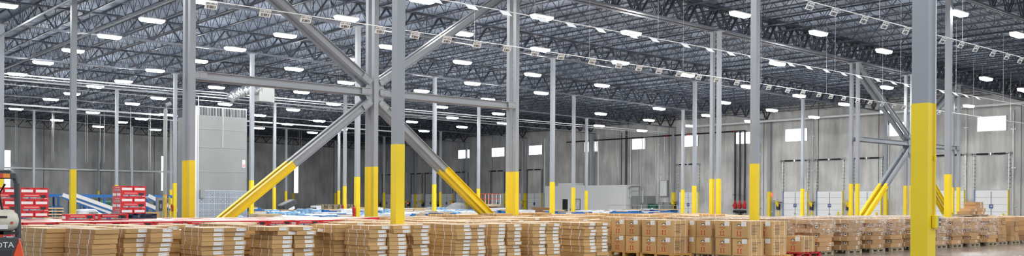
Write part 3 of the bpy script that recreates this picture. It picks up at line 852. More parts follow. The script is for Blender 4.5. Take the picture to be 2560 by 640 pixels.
WP = [(27.95, .45), (29.80, .5), (31.42, .45), (32.80, .5), (34.35, .4), (36.35, .95), (37.72, .6), (39.35, .55), (41.10, .7)]
for idx, (X, w) in enumerate(WP): box_pile(X, 16.8, idx, 7, w)
# unwrapped piles at the far right of the aisle
def brown_pile(X, Y, idx, layers, h=.2, w=.82, l=1.0, lean=.0):
    rr = random.Random(300+idx)
    pallet(X-.04, Y-.02, 0, .95, 1.14, 'wood_grey', 'wooden pallet under the %s bare pile right of the wrapped ones' % ORD[idx], 'pallets along the aisle')
    for k in range(layers):
        for c in range(2):
            m = MB() if ('bp', h, w) not in PROTO else None
            if m: m.box(0, 0, .002, w/2-.005, l, h-.002, 'cardboard_brown', top='cardboard_pale_lit'); PROTO[('bp', h, w)] = m.mesh('carton', bevel=.005)
            o = link('box', PROTO[('bp', h, w)], None, (X+c*w/2+rr.uniform(-.005, .005)+lean*k, Y+rr.uniform(-.03, .03), .14+k*h), (0, 0, 0))
            tag(o, 'brown box in layer %d, %s side of the %s bare aisle pile' % (k+1, 'right' if c else 'left', ORD[idx]), 'box', 'bare brown boxes along the aisle')
for idx, (X, ly, h) in enumerate([(42.35, 7, .148), (43.75, 5, .21), (45.3, 5, .21), (46.7, 5, .21), (48.2, 5, .21)]): brown_pile(X, 16.9, idx, ly, h)
# second and further rows of wrapped piles (only their tops show)
m = MB(); fm = []
random.seed(21)
q = 0
for ri, Y in enumerate((19.0, 20.4, 21.8)):
    x = 26.9 if ri == 0 else 25.2
    while x < 50:
        if not hits(x, Y, x+.92, Y+1.1):
            nl = random.choice((6, 7, 7, 7))
            for k in range(nl):
                for c in range(2):
                    ox = random.uniform(-.03, .03); m.box(x+ox, Y+c*.54, .14+k*BH+.002, x+ox+.86, Y+c*.54+.52, .14+(k+1)*BH-.002, 'cardboard_brown', top='cardboard_pale_lit')
            m.box(x-.02, Y, 0, x+.9, Y+1.08, .14, 'wood_grey')
            q += 1
            film(x-.05, Y-.03, x+.93, Y+1.1, .5, .14+nl*BH+.004, 'clear film over the %s pile of the rows behind the aisle' % ORD[q-1])
        x += 1.12+random.choice((0, .1, .3))
m2 = m.obj('box'); tag(m2, 'brown boxes in the wrapped piles behind the aisle row', 'boxes', kind='stuff')
# small tower on top of the piles at the right
TXX, TYY = 36.9, 17.0
tx0, ty0 = onz(2425, 541, 1.20)
ty0 = 19.05; tx0 = onY(2428, 541, ty0)
for (x0, y0, z0) in ((tx0, ty0, 1.2),):
    m = MB(); m.box(x0-.05, y0-.02, z0+.03, x0+1.85, y0+1.05, z0+.06, 'wood_grey')
    for k in range(3): m.box(x0-.05+k*.88, y0-.02, z0, x0+.09+k*.88, y0+1.05, z0+.03, 'wood_grey')
    tag(m.obj('pallet'), 'dark thin pallet lying on the wrapped piles under the small box tower', 'pallet')
    for k, (dx, dz, w) in enumerate(((0, 0, .8), (.9, 0, .8), (.22, 1, .75), (1.0, 1, .82), (.62, 2, .8), (.7, 3, .82))):
        if k == 4: dx = .75
        m = MB(); m.box(0, 0, .002, w, .55, BH-.002, 'cardboard_brown', top='cardboard_pale_lit'); o = m.obj('carton', bevel=.004)
        o.name = 'box'; o.location = (x0+dx, y0+.1, z0+.06+dz*BH)
        m = MB(); m.box(w*.62, -.003, .03, w*.62+.1, 0, BH-.03, 'paper_white'); m.box(w*.62+.02, -.004, .055, w*.62+.06, -.003, BH-.055, 'ink'); m.obj('label', o)
        tag(o, 'brown box of the small tower topping the piles, level %d, %s' % (dz+1, 'left' if k in (0, 2) else 'right' if k in (1, 3) else 'middle'), 'box', 'boxes of the small tower')

# ------------------------------------------------------------------ red merchandise cartons
RT = .158; RL = .70; RW = .345
def red_meshes():
    a = MB(); a.box(0, 0, .001, RL, RW, RT-.001, 'carton_red', top='carton_top_glare'); body = a.mesh('carton')
    p = MB(); e = -.003
    p.box(.06, e, .02, .55, 0, .065, 'print_grey'); p.box(.20, e-.001, .025, .25, e, .06, 'sign_blue'); p.box(.50, e-.001, .05, .64, e, .12, 'print_black')
    p.box(.10, e, .098, .46, 0, .125, 'print_pink'); p.box(.60, e, .02, .68, 0, .035, 'paper_white')
    q = MB()
    for (xx, s_) in ((-.003, -1), (RL, 1)):
        q.box(xx, .03, .035, xx+.003, RW-.03, .105, 'paper_white'); q.box(xx-.0005 if s_ < 0 else xx, .12, .12, xx+.0035, .2, .14, 'print_black')
    r = MB(); e = RW
    r.box(.06, e, .02, .55, e+.003, .065, 'print_grey'); r.box(.10, e, .098, .46, e+.003, .125, 'print_pink')
    return body, p.mesh('long_side_print'), q.mesh('end_print'), r.mesh('rear_print')
RM = red_meshes()
def red_carton(x, y, z, rz, lab, group='red product cartons'):
    t = thing('red_carton', lab, 'carton', (x, y, z), rz, group)
    for me, n in zip(RM, ('carton', 'long_side_print', 'end_print', 'rear_print')): link(n, me, t)
def red_pile(X, Y, z, layers, nm, group):
    for k in range(layers):
        for c in range(2):
            if k % 2 == 0: red_carton(X+c*.355+RW, Y, z+k*RT, math.pi/2, 'red carton of the %s, layer %d up, %s one' % (nm, k+1, 'right' if c else 'left'), group)
            else: red_carton(X, Y+c*.355, z+k*RT, 0, 'red carton of the %s, layer %d up, %s one' % (nm, k+1, 'rear' if c else 'front'), group)
ZR = 1.165
Yp = 27.45; Xp = onY(302, 500, Yp); red_pile(Xp, Yp, ZR+.14, 5, 'red pile on a navy pallet', 'red cartons of the pile on the navy pallet')
pallet(Xp-.22, Yp-.1, ZR, 1.2, 1.0, 'plastic_navy', 'navy plastic pallet carrying the tall red carton pile', 'navy pallets')
Yp = 27.45; Xp = onY(50, 500, Yp); red_pile(Xp, Yp, ZR+.05, 5, 'red pile behind the forklift', 'red cartons of the pile behind the forklift')
red_pile(Xp-.74, Yp, ZR+.05, 5, 'left red pile behind the forklift', 'red cartons of the left pile behind the forklift')
Yp = 25.3; X = onY(165, 545, Yp)
for k in range(3): red_carton(X+k*.42, Yp, ZR, 0 if k == 2 else 0.0, 'loose red carton lying on the red piles, %s of three' % ORD[k], 'loose red cartons on the red piles') if k != 1 else red_carton(X+.78, Yp, ZR, 0, 'loose red carton lying on the red piles, second of three', 'loose red cartons on the red piles')
# red field
rm = MB(); random.seed(31); q = 0
L6 = 6
for ri, (Y, xa, xb) in enumerate(((23.45, 5.0, 13.8), (24.3, 5.4, 14.2), (25.15, 5.6, 15.0), (26.0, 5.8, 16.2), (26.85, 6.0, 17), (27.7, 6.2, 18))):
    x = xa
    while x < xb:
        if not hits(x, Y, x+.7, Y+.7):
            for k in range(6):
                for c in range(2):
                    z = .14+k*.1708
                    if k % 2 == 0: b = (x+c*.355, Y, x+c*.355+RW, Y+RL)
                    else: b = (x, Y+c*.355, x+RL, Y+c*.355+RW)
                    if k == 5 and ri < 4 and q < 90:
                        q += 1; red_carton(b[0], b[1], z+.0128-.001, 0, 'red carton topping the red piles, row %d, %s in order' % (ri+1, ORD[q-1]), 'red cartons topping the red piles')
                    else: rm.box(b[0], b[1], z+.001, b[2], b[3], z+.1698, 'carton_red', top='carton_top_glare')
            rm.box(x, Y, 0, x+.7, Y+.7, .14, 'wood_grey')
        x += .73+random.choice((0, .02, .12))
# wrapped red pile beside the forklift
for k in range(6):
    for c in range(2):
        x, Y = onY(56, 600, 19.95), 19.95
        if k % 2 == 0: red_carton(x+c*.355+RW, Y, .14+k*.165, math.pi/2, 'red carton in the wrapped pile beside the forklift, layer %d, %s' % (k+1, 'right' if c else 'left'), 'red cartons beside the forklift')
        else: red_carton(x, Y+c*.355, .14+k*.165, 0, 'red carton in the wrapped pile beside the forklift, layer %d, %s' % (k+1, 'rear' if c else 'front'), 'red cartons beside the forklift')
film(x-.01, 19.93, x+.71, 20.67, .2, .14+6*.165, 'clear film around the red pile beside the forklift')
pallet(x-.05, 19.9, 0, .85, .85, 'wood_orange', 'orange wooden pallet under the red pile beside the forklift', 'orange pallets')
tag(rm.obj('red_carton'), 'remaining red product cartons in the low red piles', 'cartons', kind='stuff')

# ------------------------------------------------------------------ forklift (seen from behind, right part in frame)
fy = 15.2
fr = onY(63, 600, fy)           # right edge of the body
t = thing('forklift', 'orange and charcoal forklift seen from behind, gas tank on its back', 'forklift', (fr-.55, fy, 0))
m = MB(); m.prism([(-.55, .25), (.55, .25), (.55, .78), (.50, 1.02), (.465, 1.10), (.40, .90), (.37, .78), (.28, .70), (-.28, .70), (-.37, .78), (-.40, .90), (-.465, 1.10), (-.50, 1.02), (-.55, .78)], 0, .75, 'forklift_orange')
m.box(-.55, .75, .3, .55, 1.9, .95, 'forklift_orange'); cw = m.obj('counterweight', t, bevel=.012)
m = MB(); m.prism([(-.40, .90), (-.37, .78), (-.28, .70), (.28, .70), (.37, .78), (.40, .90), (.465, 1.10), (.43, 1.12), (-.43, 1.12), (-.465, 1.10)], -.02, .8, 'charcoal'); m.obj('hood', t, bevel=.01)
m = MB(); m.box(-.37, -.03, .74, .36, -.015, .93, 'print_black'); m.obj('rear_grille', t)
link('lettering', text_mesh('TOYOTA', .118, 'paper_white', .004), t, (.15, -.028, 1.005), (math.pi/2, 0, 0))
m = MB()
for x in (-.16, .1, .3): m.box(x, -.01, 1.105, x+.09, .05, 1.13, 'paper_white')
m.obj('bracket', t)
m = MB(); m.tube([(-.5, .12, 1.36), (.39, .12, 1.36), (.45, .12, 1.36), (.485, .12, 1.36)], [.16, .16, .135, .07], 'tank_cream', 40); tk = m.obj('gas_tank', t, smooth=False)
m = MB(); m.box(.20, -.045, 1.40, .30, -.03, 1.43, 'print_black'); m.box(.18, -.035, 1.24, .31, -.02, 1.30, 'white_paint'); m.tube([(.36, -.03, 1.33), (.36, -.045, 1.33)], .02, 'print_red', 8); m.obj('tank_label', tk)
m = MB(); m.box(-.5, 0, 1.16, .46, .3, 1.20, 'black_paint')
for x in (-.2, .2): m.tube([(x, .12+.168*math.cos(a), 1.36+.168*math.sin(a)) for a in [k*math.pi/8 for k in range(17)]], .008, 'galvanised', 4)
m.obj('tank_cradle', t)
m = MB(); m.box(.18, .0, 1.12, .26, .1, 1.2, 'print_red'); m.tube([(.3, .05, 1.16), (.1, .02, 1.2), (-.2, .05, 1.16)], .012, 'galvanised', 6); m.obj('valve', tk)
for s_ in (-1, 1):
    m = MB(); m.tube([(s_*.47, .05, 1.1), (s_*.455, .08, 1.9), (s_*.43, .12, 2.02), (s_*.40, .3, 2.08), (s_*.40, 1.5, 2.1), (s_*.46, 1.95, 1.2)], .042, 'charcoal', 8, ); m.obj('guard_pillar', t, smooth=False)
m = MB()
m.box(-.43, .02, 1.97, .43, .10, 2.06, 'charcoal')
for k in range(6): m.box(-.40, .2+k*.24, 2.07, .40, .25+k*.24, 2.10, 'charcoal')
m.obj('overhead_guard', t, bevel=.01)
for s_ in (-1, 1):
    m = MB(); m.box(s_*.24-.12, -.01, 1.985, s_*.24+.01, .03, 2.045, 'lens_red'); m.box(s_*.24+.01, -.01, 1.985, s_*.24+.10, .03, 2.045, 'lens_orange'); m.obj('tail_lamp', t)
m = MB(); m.tube([(.20, .12, 1.97), (.18, .2, 1.78), (.10, .25, 1.70)], .03, 'black_paint', 8); m.box(-.02, .2, 1.62, .17, .32, 1.78, 'black_paint'); m.obj('work_lamp', t, bevel=.01)
m = MB(); m.box(-.25, .75, .95, .25, 1.2, 1.15, 'black_paint'); m.box(-.23, .68, 1.1, .23, .8, 1.55, 'black_paint'); m.tube([(.12, .7, 1.55), (.22, .68, 1.7), (.28, .7, 1.6), (.22, .7, 1.4)], .02, 'black_paint', 6)
m.obj('seat', t, bevel=.03)
m = MB(); m.tube([(.36, .3, 1.15), (.34, .4, 1.5), (.30, .45, 1.75), (.37, .4, 1.9)], .018, 'black_paint', 6); m.obj('hose', t)
for s_ in (-1, 1):
    for y in (.35, 1.6):
        m = MB(); m.tube([(s_*.32, y, .27), (s_*.53, y, .27)], .27, 'black_paint', 20); w = m.obj('wheel', t)
        m = MB(); m.tube([(s_*.30, y, .27), (s_*.545, y, .27)], .13, 'ink_grey', 12); m.obj('hub', w)
m = MB()
for s_ in (-1, 1): m.box(s_*.3-.05, 2.0, .05, s_*.3+.05, 2.12, 2.1, 'charcoal')
m.box(-.3, 2.03, 2.0, .3, 2.1, 2.1, 'charcoal'); m.box(-.3, 2.03, .5, .3, 2.1, .6, 'charcoal'); m.obj('mast', t)

# ------------------------------------------------------------------ air handling unit
hx0, hx1, hy = onY(494, 400, 57), onY(617, 400, 57), 57.0
t = thing('air_unit', 'tall light grey air unit with louvre top and filter wall at its foot', 'unit', ((hx0+hx1)/2, hy, 0))
w = (hx1-hx0)/2
m = MB(); m.box(-w, 0, 0, w, 3.2, 7.05, 'unit_grey')
for z in (3.55, 5.05, 6.2): m.box(-w-.01, -.02, z, w+.01, 0, z+.035, 'ink_grey')
m.box(-.02, -.02, 5.1, .02, 0, 7.05, 'galvanised'); m.obj('cabinet', t)
m = MB(); m.box(-w, .02, 7.05, w, 3.2, 7.6, 'louvre_dark')
k = -w
while k < w: m.box(k, 0, 7.05, k+.02, .03, 7.55, 'galvanised'); k += .1
m.box(-w, 0, 7.55, w, 3.2, 7.62, 'galvanised'); m.box(-.04, -.01, 7.05, .04, .03, 7.6, 'galvanised'); m.obj('louvre', t)
m = MB(); m.box(-w, -.07, .72, w, -.0, 2.38, 'galvanised'); fw = m.obj('filter_frame', t)
nc, nr = 9, 4; px_ = 2*w/nc; pz = 1.62/nr
me = None
for c in range(nc):
    for r in range(nr):
        if me is None:
            q = MB(); q.box(.02, 0, .02, px_-.02, .01, pz-.02, 'filter_blue')
            kx = 7; kz = 8
            for a in range(kx):
                for b in range(kz):
                    cx, cz = .03+(a+.5)*(px_-.06)/kx, .03+(b+.5)*(pz-.06)/kz; s_ = (px_-.06)/kx*.34
                    if (a+b) % 2 == 0: q.box(cx-s_, -.012, cz-s_, cx+s_, 0, cz+s_, 'paper_white')
            me = q.mesh('filter_panel')
        link('filter_panel', me, fw, (-w+c*px_, -.08, .74+r*pz))
m = MB(); m.box(w-.32, -.02, 3.85, w-.12, 0, 4.35, 'paper_white'); m.box(w-.3, -.025, 3.88, w-.14, -.02, 4.08, 'print_pink'); m.obj('notice', t)
m = MB(); m.box(-w-.35, .0, 0, -w, 1.4, 7.6, 'pipe_white'); m.tube([(-w-.0, -.1, 0), (-w, -.1, 8.2)], .03, 'pipe_white', 6); m.obj('side_duct', t)
m = MB(); m.box(-w+.1, -.25, 1.9, -w+.35, -.07, 2.4, 'unit_grey'); m.obj('switch_box', t)
# foil duct and its plenum
m = MB(); pts = []; rr = []
x0, x1 = onY(575, 250, 58.5), onY(650, 240, 58.5)
for k in range(26):
    f = k/25; pts.append((x0+(x1-x0)*f, 58.5, 8.35+.75*min(1, f*1.6)**.7+.012*math.sin(k*2))); rr.append(.3+.05*(k % 2))
m.tube(pts, rr, 'foil', 16); tag(m.obj('foil_duct'), 'crinkled silver flexible duct above the air handling unit', 'duct')
m = MB(); m.box(x1-.2, 58.2, 8.35, x1+.9, 59.3, 9.6, 'unit_grey'); m.box(x1-.3, 58.1, 9.55, x1+1.0, 59.4, 9.62, 'galvanised'); tag(m.obj('duct_plenum'), 'pale sheet metal duct box joined to the silver flexible duct', 'duct')

# ------------------------------------------------------------------ office box along the dock wall
OX = 80.0
y0, y1 = onX(1565, 500, OX), onX(1362, 500, OX)
t = thing('office_box', 'low white office with dark doorway and framed window by the dock wall', 'room', (OX, (y0+y1)/2, 0)); hh = (y1-y0)/2
m = MB(); m.box(0, -hh, 0, 2.2, hh, 3.85, 'office_white'); m.obj('wall_panel', t)
ya, yb = onX(1391, 460, OX)-(y0+y1)/2, onX(1430, 460, OX)-(y0+y1)/2
m = MB(); m.box(.3, yb, 3.85, 2, ya, 4.2, 'office_white'); m.box(-.05, ya, 3.72, .3, ya+.9, 3.85, 'pipe_white'); m.obj('roof_box', t)
ya, yb = onX(1407, 500, OX)-(y0+y1)/2, onX(1420, 500, OX)-(y0+y1)/2
m = MB(); m.box(-.04, yb-.06, 0, 0, ya+.06, 2.28, 'office_white'); m.box(-.05, yb, 0, -.04, ya, 2.22, 'black_paint'); m.obj('doorway', t)
m = MB(); m.box(-.03, yb-.5, .95, 0, yb-.4, 1.1, 'ink'); m.obj('switch', t)
ya, yb = onX(1439, 500, OX)-(y0+y1)/2, onX(1450, 500, OX)-(y0+y1)/2
m = MB(); m.box(-.04, yb-.07, .95, 0, ya+.07, 2.27, 'ink'); f = m.obj('window_frame', t)
m = MB(); m.box(-.05, yb, 1.02, -.04, ya, 2.2, 'film_white'); m.obj('window_glass', f)

# ------------------------------------------------------------------ electrical corner
EX = 80.6
def YX(px): return onX(px, 500, EX)
t = thing('switch_cabinet', 'grey metal switchgear cabinet beside the white office', 'cabinet', (EX, YX(1598), 0))
m = MB(); m.box(0, -1.1, 0, 1.5, 1.1, 2.6, 'unit_grey'); m.obj('body', t, bevel=.01)
for yy in (-1.05, -.35, .35):
    m = MB(); m.box(-.03, yy, .1, 0, yy+.66, 2.5, 'unit_grey'); q = m.obj('door', t, bevel=.01)
    m = MB(); m.box(-.06, yy+.55, 1.1, -.03, yy+.59, 1.4, 'ink'); m.obj('handle', q)
for k, (px, wd) in enumerate(((1612, .7), (1628, .9))):
    t = thing('transformer', 'dark green transformer cabinet behind the railing, %s one' % ('left', 'right')[k], 'cabinet', (EX+.2, YX(px), 0), 0, 'green transformers')
    m = MB(); m.box(0, -wd/2, 0, .9, wd/2, 1.75-.1*k, 'transformer_green'); m.box(-.03, -wd/2+.06, .2, 0, wd/2-.06, 1.5, 'transformer_green'); m.obj('body', t, bevel=.02)
    m = MB(); m.box(-.05, -.1, 1.1, -.03, .1, 1.25, 'paper_white'); m.obj('label', t)
for k, px in enumerate((1645, 1657)):
    t = thing('switch_cabinet', 'narrow grey cabinet right of the green transformers, %s one' % ('left', 'right')[k], 'cabinet', (EX+.5, YX(px), 0), 0, 'narrow grey cabinets')
    m = MB(); m.box(0, -.42, 0, .7, .42, 1.9, 'unit_grey'); m.obj('body', t, bevel=.01)
    m = MB(); m.box(-.02, -.36, .1, 0, .36, 1.8, 'unit_grey'); m.box(-.04, .2, .8, -.02, .26, 1.0, 'paper_white'); m.obj('door', t)
t = thing('conduit_arch', 'bent silver conduits arching over the switchgear', 'pipe', (EX-.3, YX(1594), 0))
for k, (d, r) in enumerate(((1.05, .09), (.8, .04))):
    m = MB(); pts = [(0, d+.0, 2.4), (0, d, 3.3+k*-.5)]+[(0, d-.35+.35*math.cos(a), 3.3-k*.5+.35*math.sin(a)) for a in (.5, 1.0, 1.57)]
    pts += [(0, -d+.35-.35*math.cos(a), 3.3-k*.5+.35*math.sin(a)) for a in (1.57, 1.0, .5)]+[(0, -d, 3.3-k*.5), (0, -d, 1.8)]
    m.tube(pts, r, 'galvanised', 8); m.obj('pipe', t)
fx = 74.5
t = thing('safety_railing', 'thin grey safety railing in front of the electrical cabinets', 'railing', (fx, 0, 0))
ra, rb = onX(1520, 500, fx), onX(1695, 500, fx)
m = MB(); m.tube([(0, ra, 1.55), (0, rb, 1.55)], .025, 'galvanised', 6); m.obj('top_rail', t)
for k in range(5):
    y = ra+(rb-ra)*k/4; m = MB(); m.tube([(0, y, 0), (0, y, 1.55)], .03, 'galvanised', 6); m.obj('post', t)
y = onX(1662, 470, WX)
t = thing('wall_box', 'white electrical box high on the dock wall with conduit above', 'box', (WX, y, 0))
m = MB(); m.box(-.35, -.6, 2.55, 0, .45, 4.35, 'unit_grey'); m.box(-.37, -.55, 2.6, -.35, .4, 4.3, 'pipe_white'); m.obj('body', t)
m = MB(); m.tube([(-.1, 0, 4.35), (-.1, 0, 9.8)], .05, 'galvanised', 6)
for z in (5.0, 7.3): m.box(-.1, -.5, z, -.05, .5, z+.05, 'galvanised')
m.obj('conduit', t)
n = 0
for px, z0, z1, r, mt in ((1555, 3.9, 10, .05, 'charcoal'), (1567, 2.2, 10.3, .14, 'charcoal'), (1578, 2.0, 10.3, .06, 'galvanised'), (1604, 2, 10.3, .05, 'galvanised'), (1640, 0, 10.3, .06, 'galvanised'), (1649, 0, 10, .04, 'galvanised'), (1363, 3, 10, .1, 'pipe_white'),
                         (1497, 3.9, 10, .12, 'pipe_white'), (1480, 3.9, 10.2, .3, 'concrete_dark'), (1309, 0, 9.8, .25, 'concrete_dark'), (2032, 0, 10, .04, 'galvanised'), (1900, 0, 8, .04, 'galvanised'), (2222, 2.2, 9, .05, 'pipe_white'), (2416, 0, 10, .04, 'galvanised'), (2534, 0, 9.6, .05, 'galvanised')):  # concrete_dark tubes are stand-ins for dark vertical recesses in the wall
    y = onX(px, 450, WX); m = MB(); m.tube([(WX-.1, y, z0), (WX-.1, y, z1)], r, mt, 8)
    for k in range(3): m.box(WX-.12, y-.2, z0+(z1-z0)*(k+.5)/3, WX, y+.2, z0+(z1-z0)*(k+.5)/3+.05, 'galvanised')
    n += 1; tag(m.obj('wall_conduit'), 'vertical %s pipe on the dock wall, %s of the set' % ('white' if mt == 'pipe_white' else 'dark' if 'c' == mt[0] else 'grey', ORD[n-1]), 'pipe', 'vertical pipes on the dock wall')

# dock posts, arms and lamps
for n, (a, b, num) in enumerate(DOORS):
    yc = DYS[n]
    for s_, wd in ((1, 'left'), (-1, 'right')):
        t = thing('bollard', 'yellow post %s of the %s dock door from the left' % (wd, ORD[n]), 'bollard', (WX-.45, yc+s_*(DW/2-.2+(.55 if s_ > 0 else 0)), 0), 0, 'yellow posts at the dock doors')
        m = MB(); m.tube([(0, 0, 0), (0, 0, 1.02), (0, 0, 1.07)], [.09, .09, .05], 'safety_yellow' if n > 7 else 'yellow_dull', 10); m.obj('post', t)
    t = thing('dock_control', 'dock control box left of the %s dock door from the left' % ORD[n], 'control box', (WX-.3, yc+DW/2+.55, 0), 0, 'dock controls between the doors')
    m = MB(); m.box(0, -.16, 1.2, .2, .16, 1.75, 'black_paint'); m.box(-.02, -.14, 1.5, 0, .0, 1.75, 'safety_yellow'); m.obj('box', t)
    m = MB(); m.box(-.04, .0, 1.55, 0, .12, 1.7, 'red_glow' if n in (1, 4) else 'lens_orange'); m.obj('signal', t)
    t = thing('dock_lamp', 'yellow swing arm dock lamp beside the %s dock door from the left' % ORD[n], 'lamp', (WX-.1, yc+DW/2+.75, 0), 0, 'swing arm dock lamps')
    m = MB(); m.box(-.7, -.55, 1.96, 0, .0, 2.02, 'yellow_dull'); m.bar((-.05, 0, 2.2), (-.7, -.5, 1.99), .04, .04, 'yellow_dull'); m.obj('arm', t)
    m = MB(); m.tube([(-.72, -.5, 1.85), (-.86, -.56, 1.82)], [.12, .15], 'safety_yellow', 10); m.obj('lamp_head', t)

# ------------------------------------------------------------------ scissor lift
lx = 66.0; ly = onX(1222, 500, lx)
t = thing('scissor_lift', 'small scissor lift with orange rails and beige deck near the dock doors', 'lift', (lx, ly, 0))
m = MB(); m.box(-.6, -1.3, 1.35, .6, 1.3, 1.6, 'lift_beige'); m.obj('platform', t)
m = MB(); m.box(-.5, -1.1, .15, .5, 1.1, .65, 'lift_beige'); m.obj('chassis', t)
m = MB()
for s_ in (-.4, .4):
    for z in (.65, 1.0):
        m.bar((s_, -1, z), (s_, 1, z+.35), .06, .08, 'lift_orange'); m.bar((s_, 1, z), (s_, -1, z+.35), .06, .08, 'lift_orange')
m.obj('scissor_arms', t)
m = MB()
for x in (-.58, .58):
    for z in (2.15, 2.7): m.tube([(x, -1.28, z), (x, 1.28, z)], .03, 'lift_orange', 6)
    for k in range(5): m.tube([(x, -1.28+k*.64, 1.6), (x, -1.28+k*.64, 2.7)], .03, 'lift_orange' if k in (2, 3) else 'white_paint', 6)
for y in (-1.28, 1.28):
    for z in (2.15, 2.7): m.tube([(-.58, y, z), (.58, y, z)], .03, 'lift_orange', 6)
m.obj('guard_rail', t)
for y in (-.8, .8):
    for s_ in (-1, 1):
        m = MB(); m.tube([(s_*.42, y, .2), (s_*.56, y, .2)], .2, 'black_paint', 14); m.obj('wheel', t)

# ------------------------------------------------------------------ blue steel, boards and film bundles in the middle distance
def crumpled(x0, y0, z0, x1, y1, z1, m, rr, parent, amp=.06):
    bm = bmesh.new(); bmesh.ops.create_cube(bm, size=1)
    bmesh.ops.subdivide_edges(bm, edges=bm.edges[:], cuts=4, use_grid_fill=True)
    for v in bm.verts:
        v.co = Vector((x0+(v.co.x+.5)*(x1-x0), y0+(v.co.y+.5)*(y1-y0), z0+(v.co.z+.5)*(z1-z0)))
        e = 1 if v.co.z > z0+.01 else 0
        v.co += Vector((rr.uniform(0, amp)*e*(1 if v.co.x < (x0+x1)/2 else -1), rr.uniform(0, amp)*e*(1 if v.co.y < (y0+y1)/2 else -1), rr.uniform(-amp, amp*.3)*e))
    me = bpy.data.meshes.new('film_cover'); bm.to_mesh(me); bm.free(); me.materials.append(MATS[m])
    return link('film_cover', me, parent)
def bundle(kind, X, Y, L, D, H, lab, grp, rz=0):
    rr = random.Random(int(X*31+Y*17))
    if kind == 'blue':
        t = thing('beam_bundle', lab, 'beams', (X, Y, 0), rz, grp)
        n = 4; h = (H-.06)/n
        m = MB(); m2 = MB(); m3 = MB()
        for k in range(n):
            o = rr.uniform(0, .25)
            for s_ in range(4):
                m.box(o, s_*D/4+.02, k*h+.06, L-rr.uniform(0, .3), (s_+1)*D/4-.02, (k+1)*h, 'rack_blue')
            for x in (.1, L/2, L-.3): m2.box(x, 0, k*h, x+.1, D, k*h+.06, 'wood_pale')
            for yy in (-.0, D-.02):
                a_ = rr.uniform(.05, L*.4); m3.box(a_, yy-.0, (k+1)*h-.07, a_+rr.uniform(.4, L*.55), yy+.02, (k+1)*h-.02, 'white_paint' if rr.random() < .7 else 'wood_pale')
        m.obj('beams', t); m2.obj('spacers', t); m3.obj('edge_strip', t)
        m = MB(); m.box(rr.uniform(-.1, .2), .0, H-.06, L*rr.uniform(.6, 1.05), D, H, rr.choice(('wood_pale', 'film_white', 'wood_pale'))); m.obj('top_board', t)
    elif kind == 'board':
        t = thing('board_stack', lab, 'boards', (X, Y, 0), rz, grp)
        m = MB(); z = .1
        while z < H-.03:
            hh = rr.choice((.05, .08)); o = rr.uniform(-.05, .05); m.box(o, 0, z, L+o, D, z+hh, 'wood_pale' if rr.random() < .7 else 'white_paint'); z += hh+.02
        m.obj('boards', t)
        m = MB(); 
        for x in (.1, L/2, L-.2): m.box(x, 0, 0, x+.1, D, .1, 'wood_grey')
        m.obj('spacers', t)
    else:
        t = thing('film_bundle', lab, 'bundle', (X, Y, 0), rz, grp)
        crumpled(0, 0, .12, L, D, H, 'film_blue' if kind == 'film' else 'film_white', rr, t)
        m = MB(); m.box(0, 0, 0, L, D, .11, 'wood_pale'); m.obj('pallet_base', t)
        m = MB()
        for k in range(3):
            m = MB(); m.bar((L*(.2+.3*k)-.1, -.015, .15), (L*(.2+.3*k)+.12, -.015, H*.8), .03, .01, 'white_paint'); m.obj('strap', t)
random.seed(17)
kinds = {'blue': ('blue rack beams on spacers', 'bundles of blue beams'), 'board': ('stack of pale boards', 'stacks of pale boards'), 'film': ('blue film wrapped bundle', 'film wrapped bundles'), 'white': ('white film wrapped bundle', 'film wrapped bundles')}
bn = 0
placed = []
for (Y, pa, pb, H, ks) in ((39.5, 600, 975, .98, ('film', 'white', 'film', 'white', 'blue', 'board')), (42.9, 640, 975, 1.0, ('film', 'blue', 'white', 'blue', 'board')), (46.5, 560, 1240, 1.03, ('blue', 'white', 'film', 'board', 'white')), (49.8, 640, 1250, 1.05, ('blue', 'white', 'film', 'blue', 'white')), (52.8, 600, 1265, 1.1, ('white', 'film', 'blue', 'white', 'board', 'film')), (57, 635, 1300, 1.15, ('white', 'film', 'blue', 'white', 'board', 'blue')),
                           (61, 620, 1285, 1.25, ('board', 'blue', 'white', 'film'))):
    x = onY(pa, 530, Y); xe = onY(pb, 530, Y); q = 0
    while x < xe:
        L = random.uniform(1.0, 2.0); k = random.choice(ks); h = H*random.uniform(.82, 1.08)
        pa_, pb_ = proj(x, Y, 1)[0], proj(x+L, Y, 1)[0]
        shade = any(pa_-8 < pc < pb_+8 and Y < yc_ for pc, yc_ in ((629, 54.8), (893, 42.5), (1086, 54.8)))
        if not shade and not hits(x, Y, x+L, Y+1.0):
            q += 1; bn += 1
            bundle(k, x, Y, L, 1.0, h, '%s, place %d in the line %d m behind the cartons' % (kinds[k][0], q, round(Y-31)), kinds[k][1])
            x += L+random.uniform(.02, .12)
        else: x += .25
# blue frames towards the office, lying in rows along the dock side
random.seed(23)
for (X, pa, pb, H) in ((52.5, 1395, 1600, 1.2), (57.5, 1430, 1690, 1.15), (62, 1290, 1420, 1.1), (62.0, 1500, 1700, 1.3)):
    y = onX(pb, 530, X); ye = onX(pa, 530, X); q = 0
    while y < ye:
        L = random.uniform(1.1, 2.2)
        if not hits(X-1.05, y, X+.05, y+L) and not (X < 56 and 1300 < proj(X, y, 1)[0] < 1390):
            q += 1; bundle(random.choice(('blue', 'blue', 'blue', 'white')), X, y, L, 1.0, H*random.uniform(.85, 1.05), 'low blue steel bundle, %s in line %d toward the office' % (ORD[q-1], X), 'rack steel bundles before the office', math.pi/2)
        y += L+random.uniform(.03, .2)
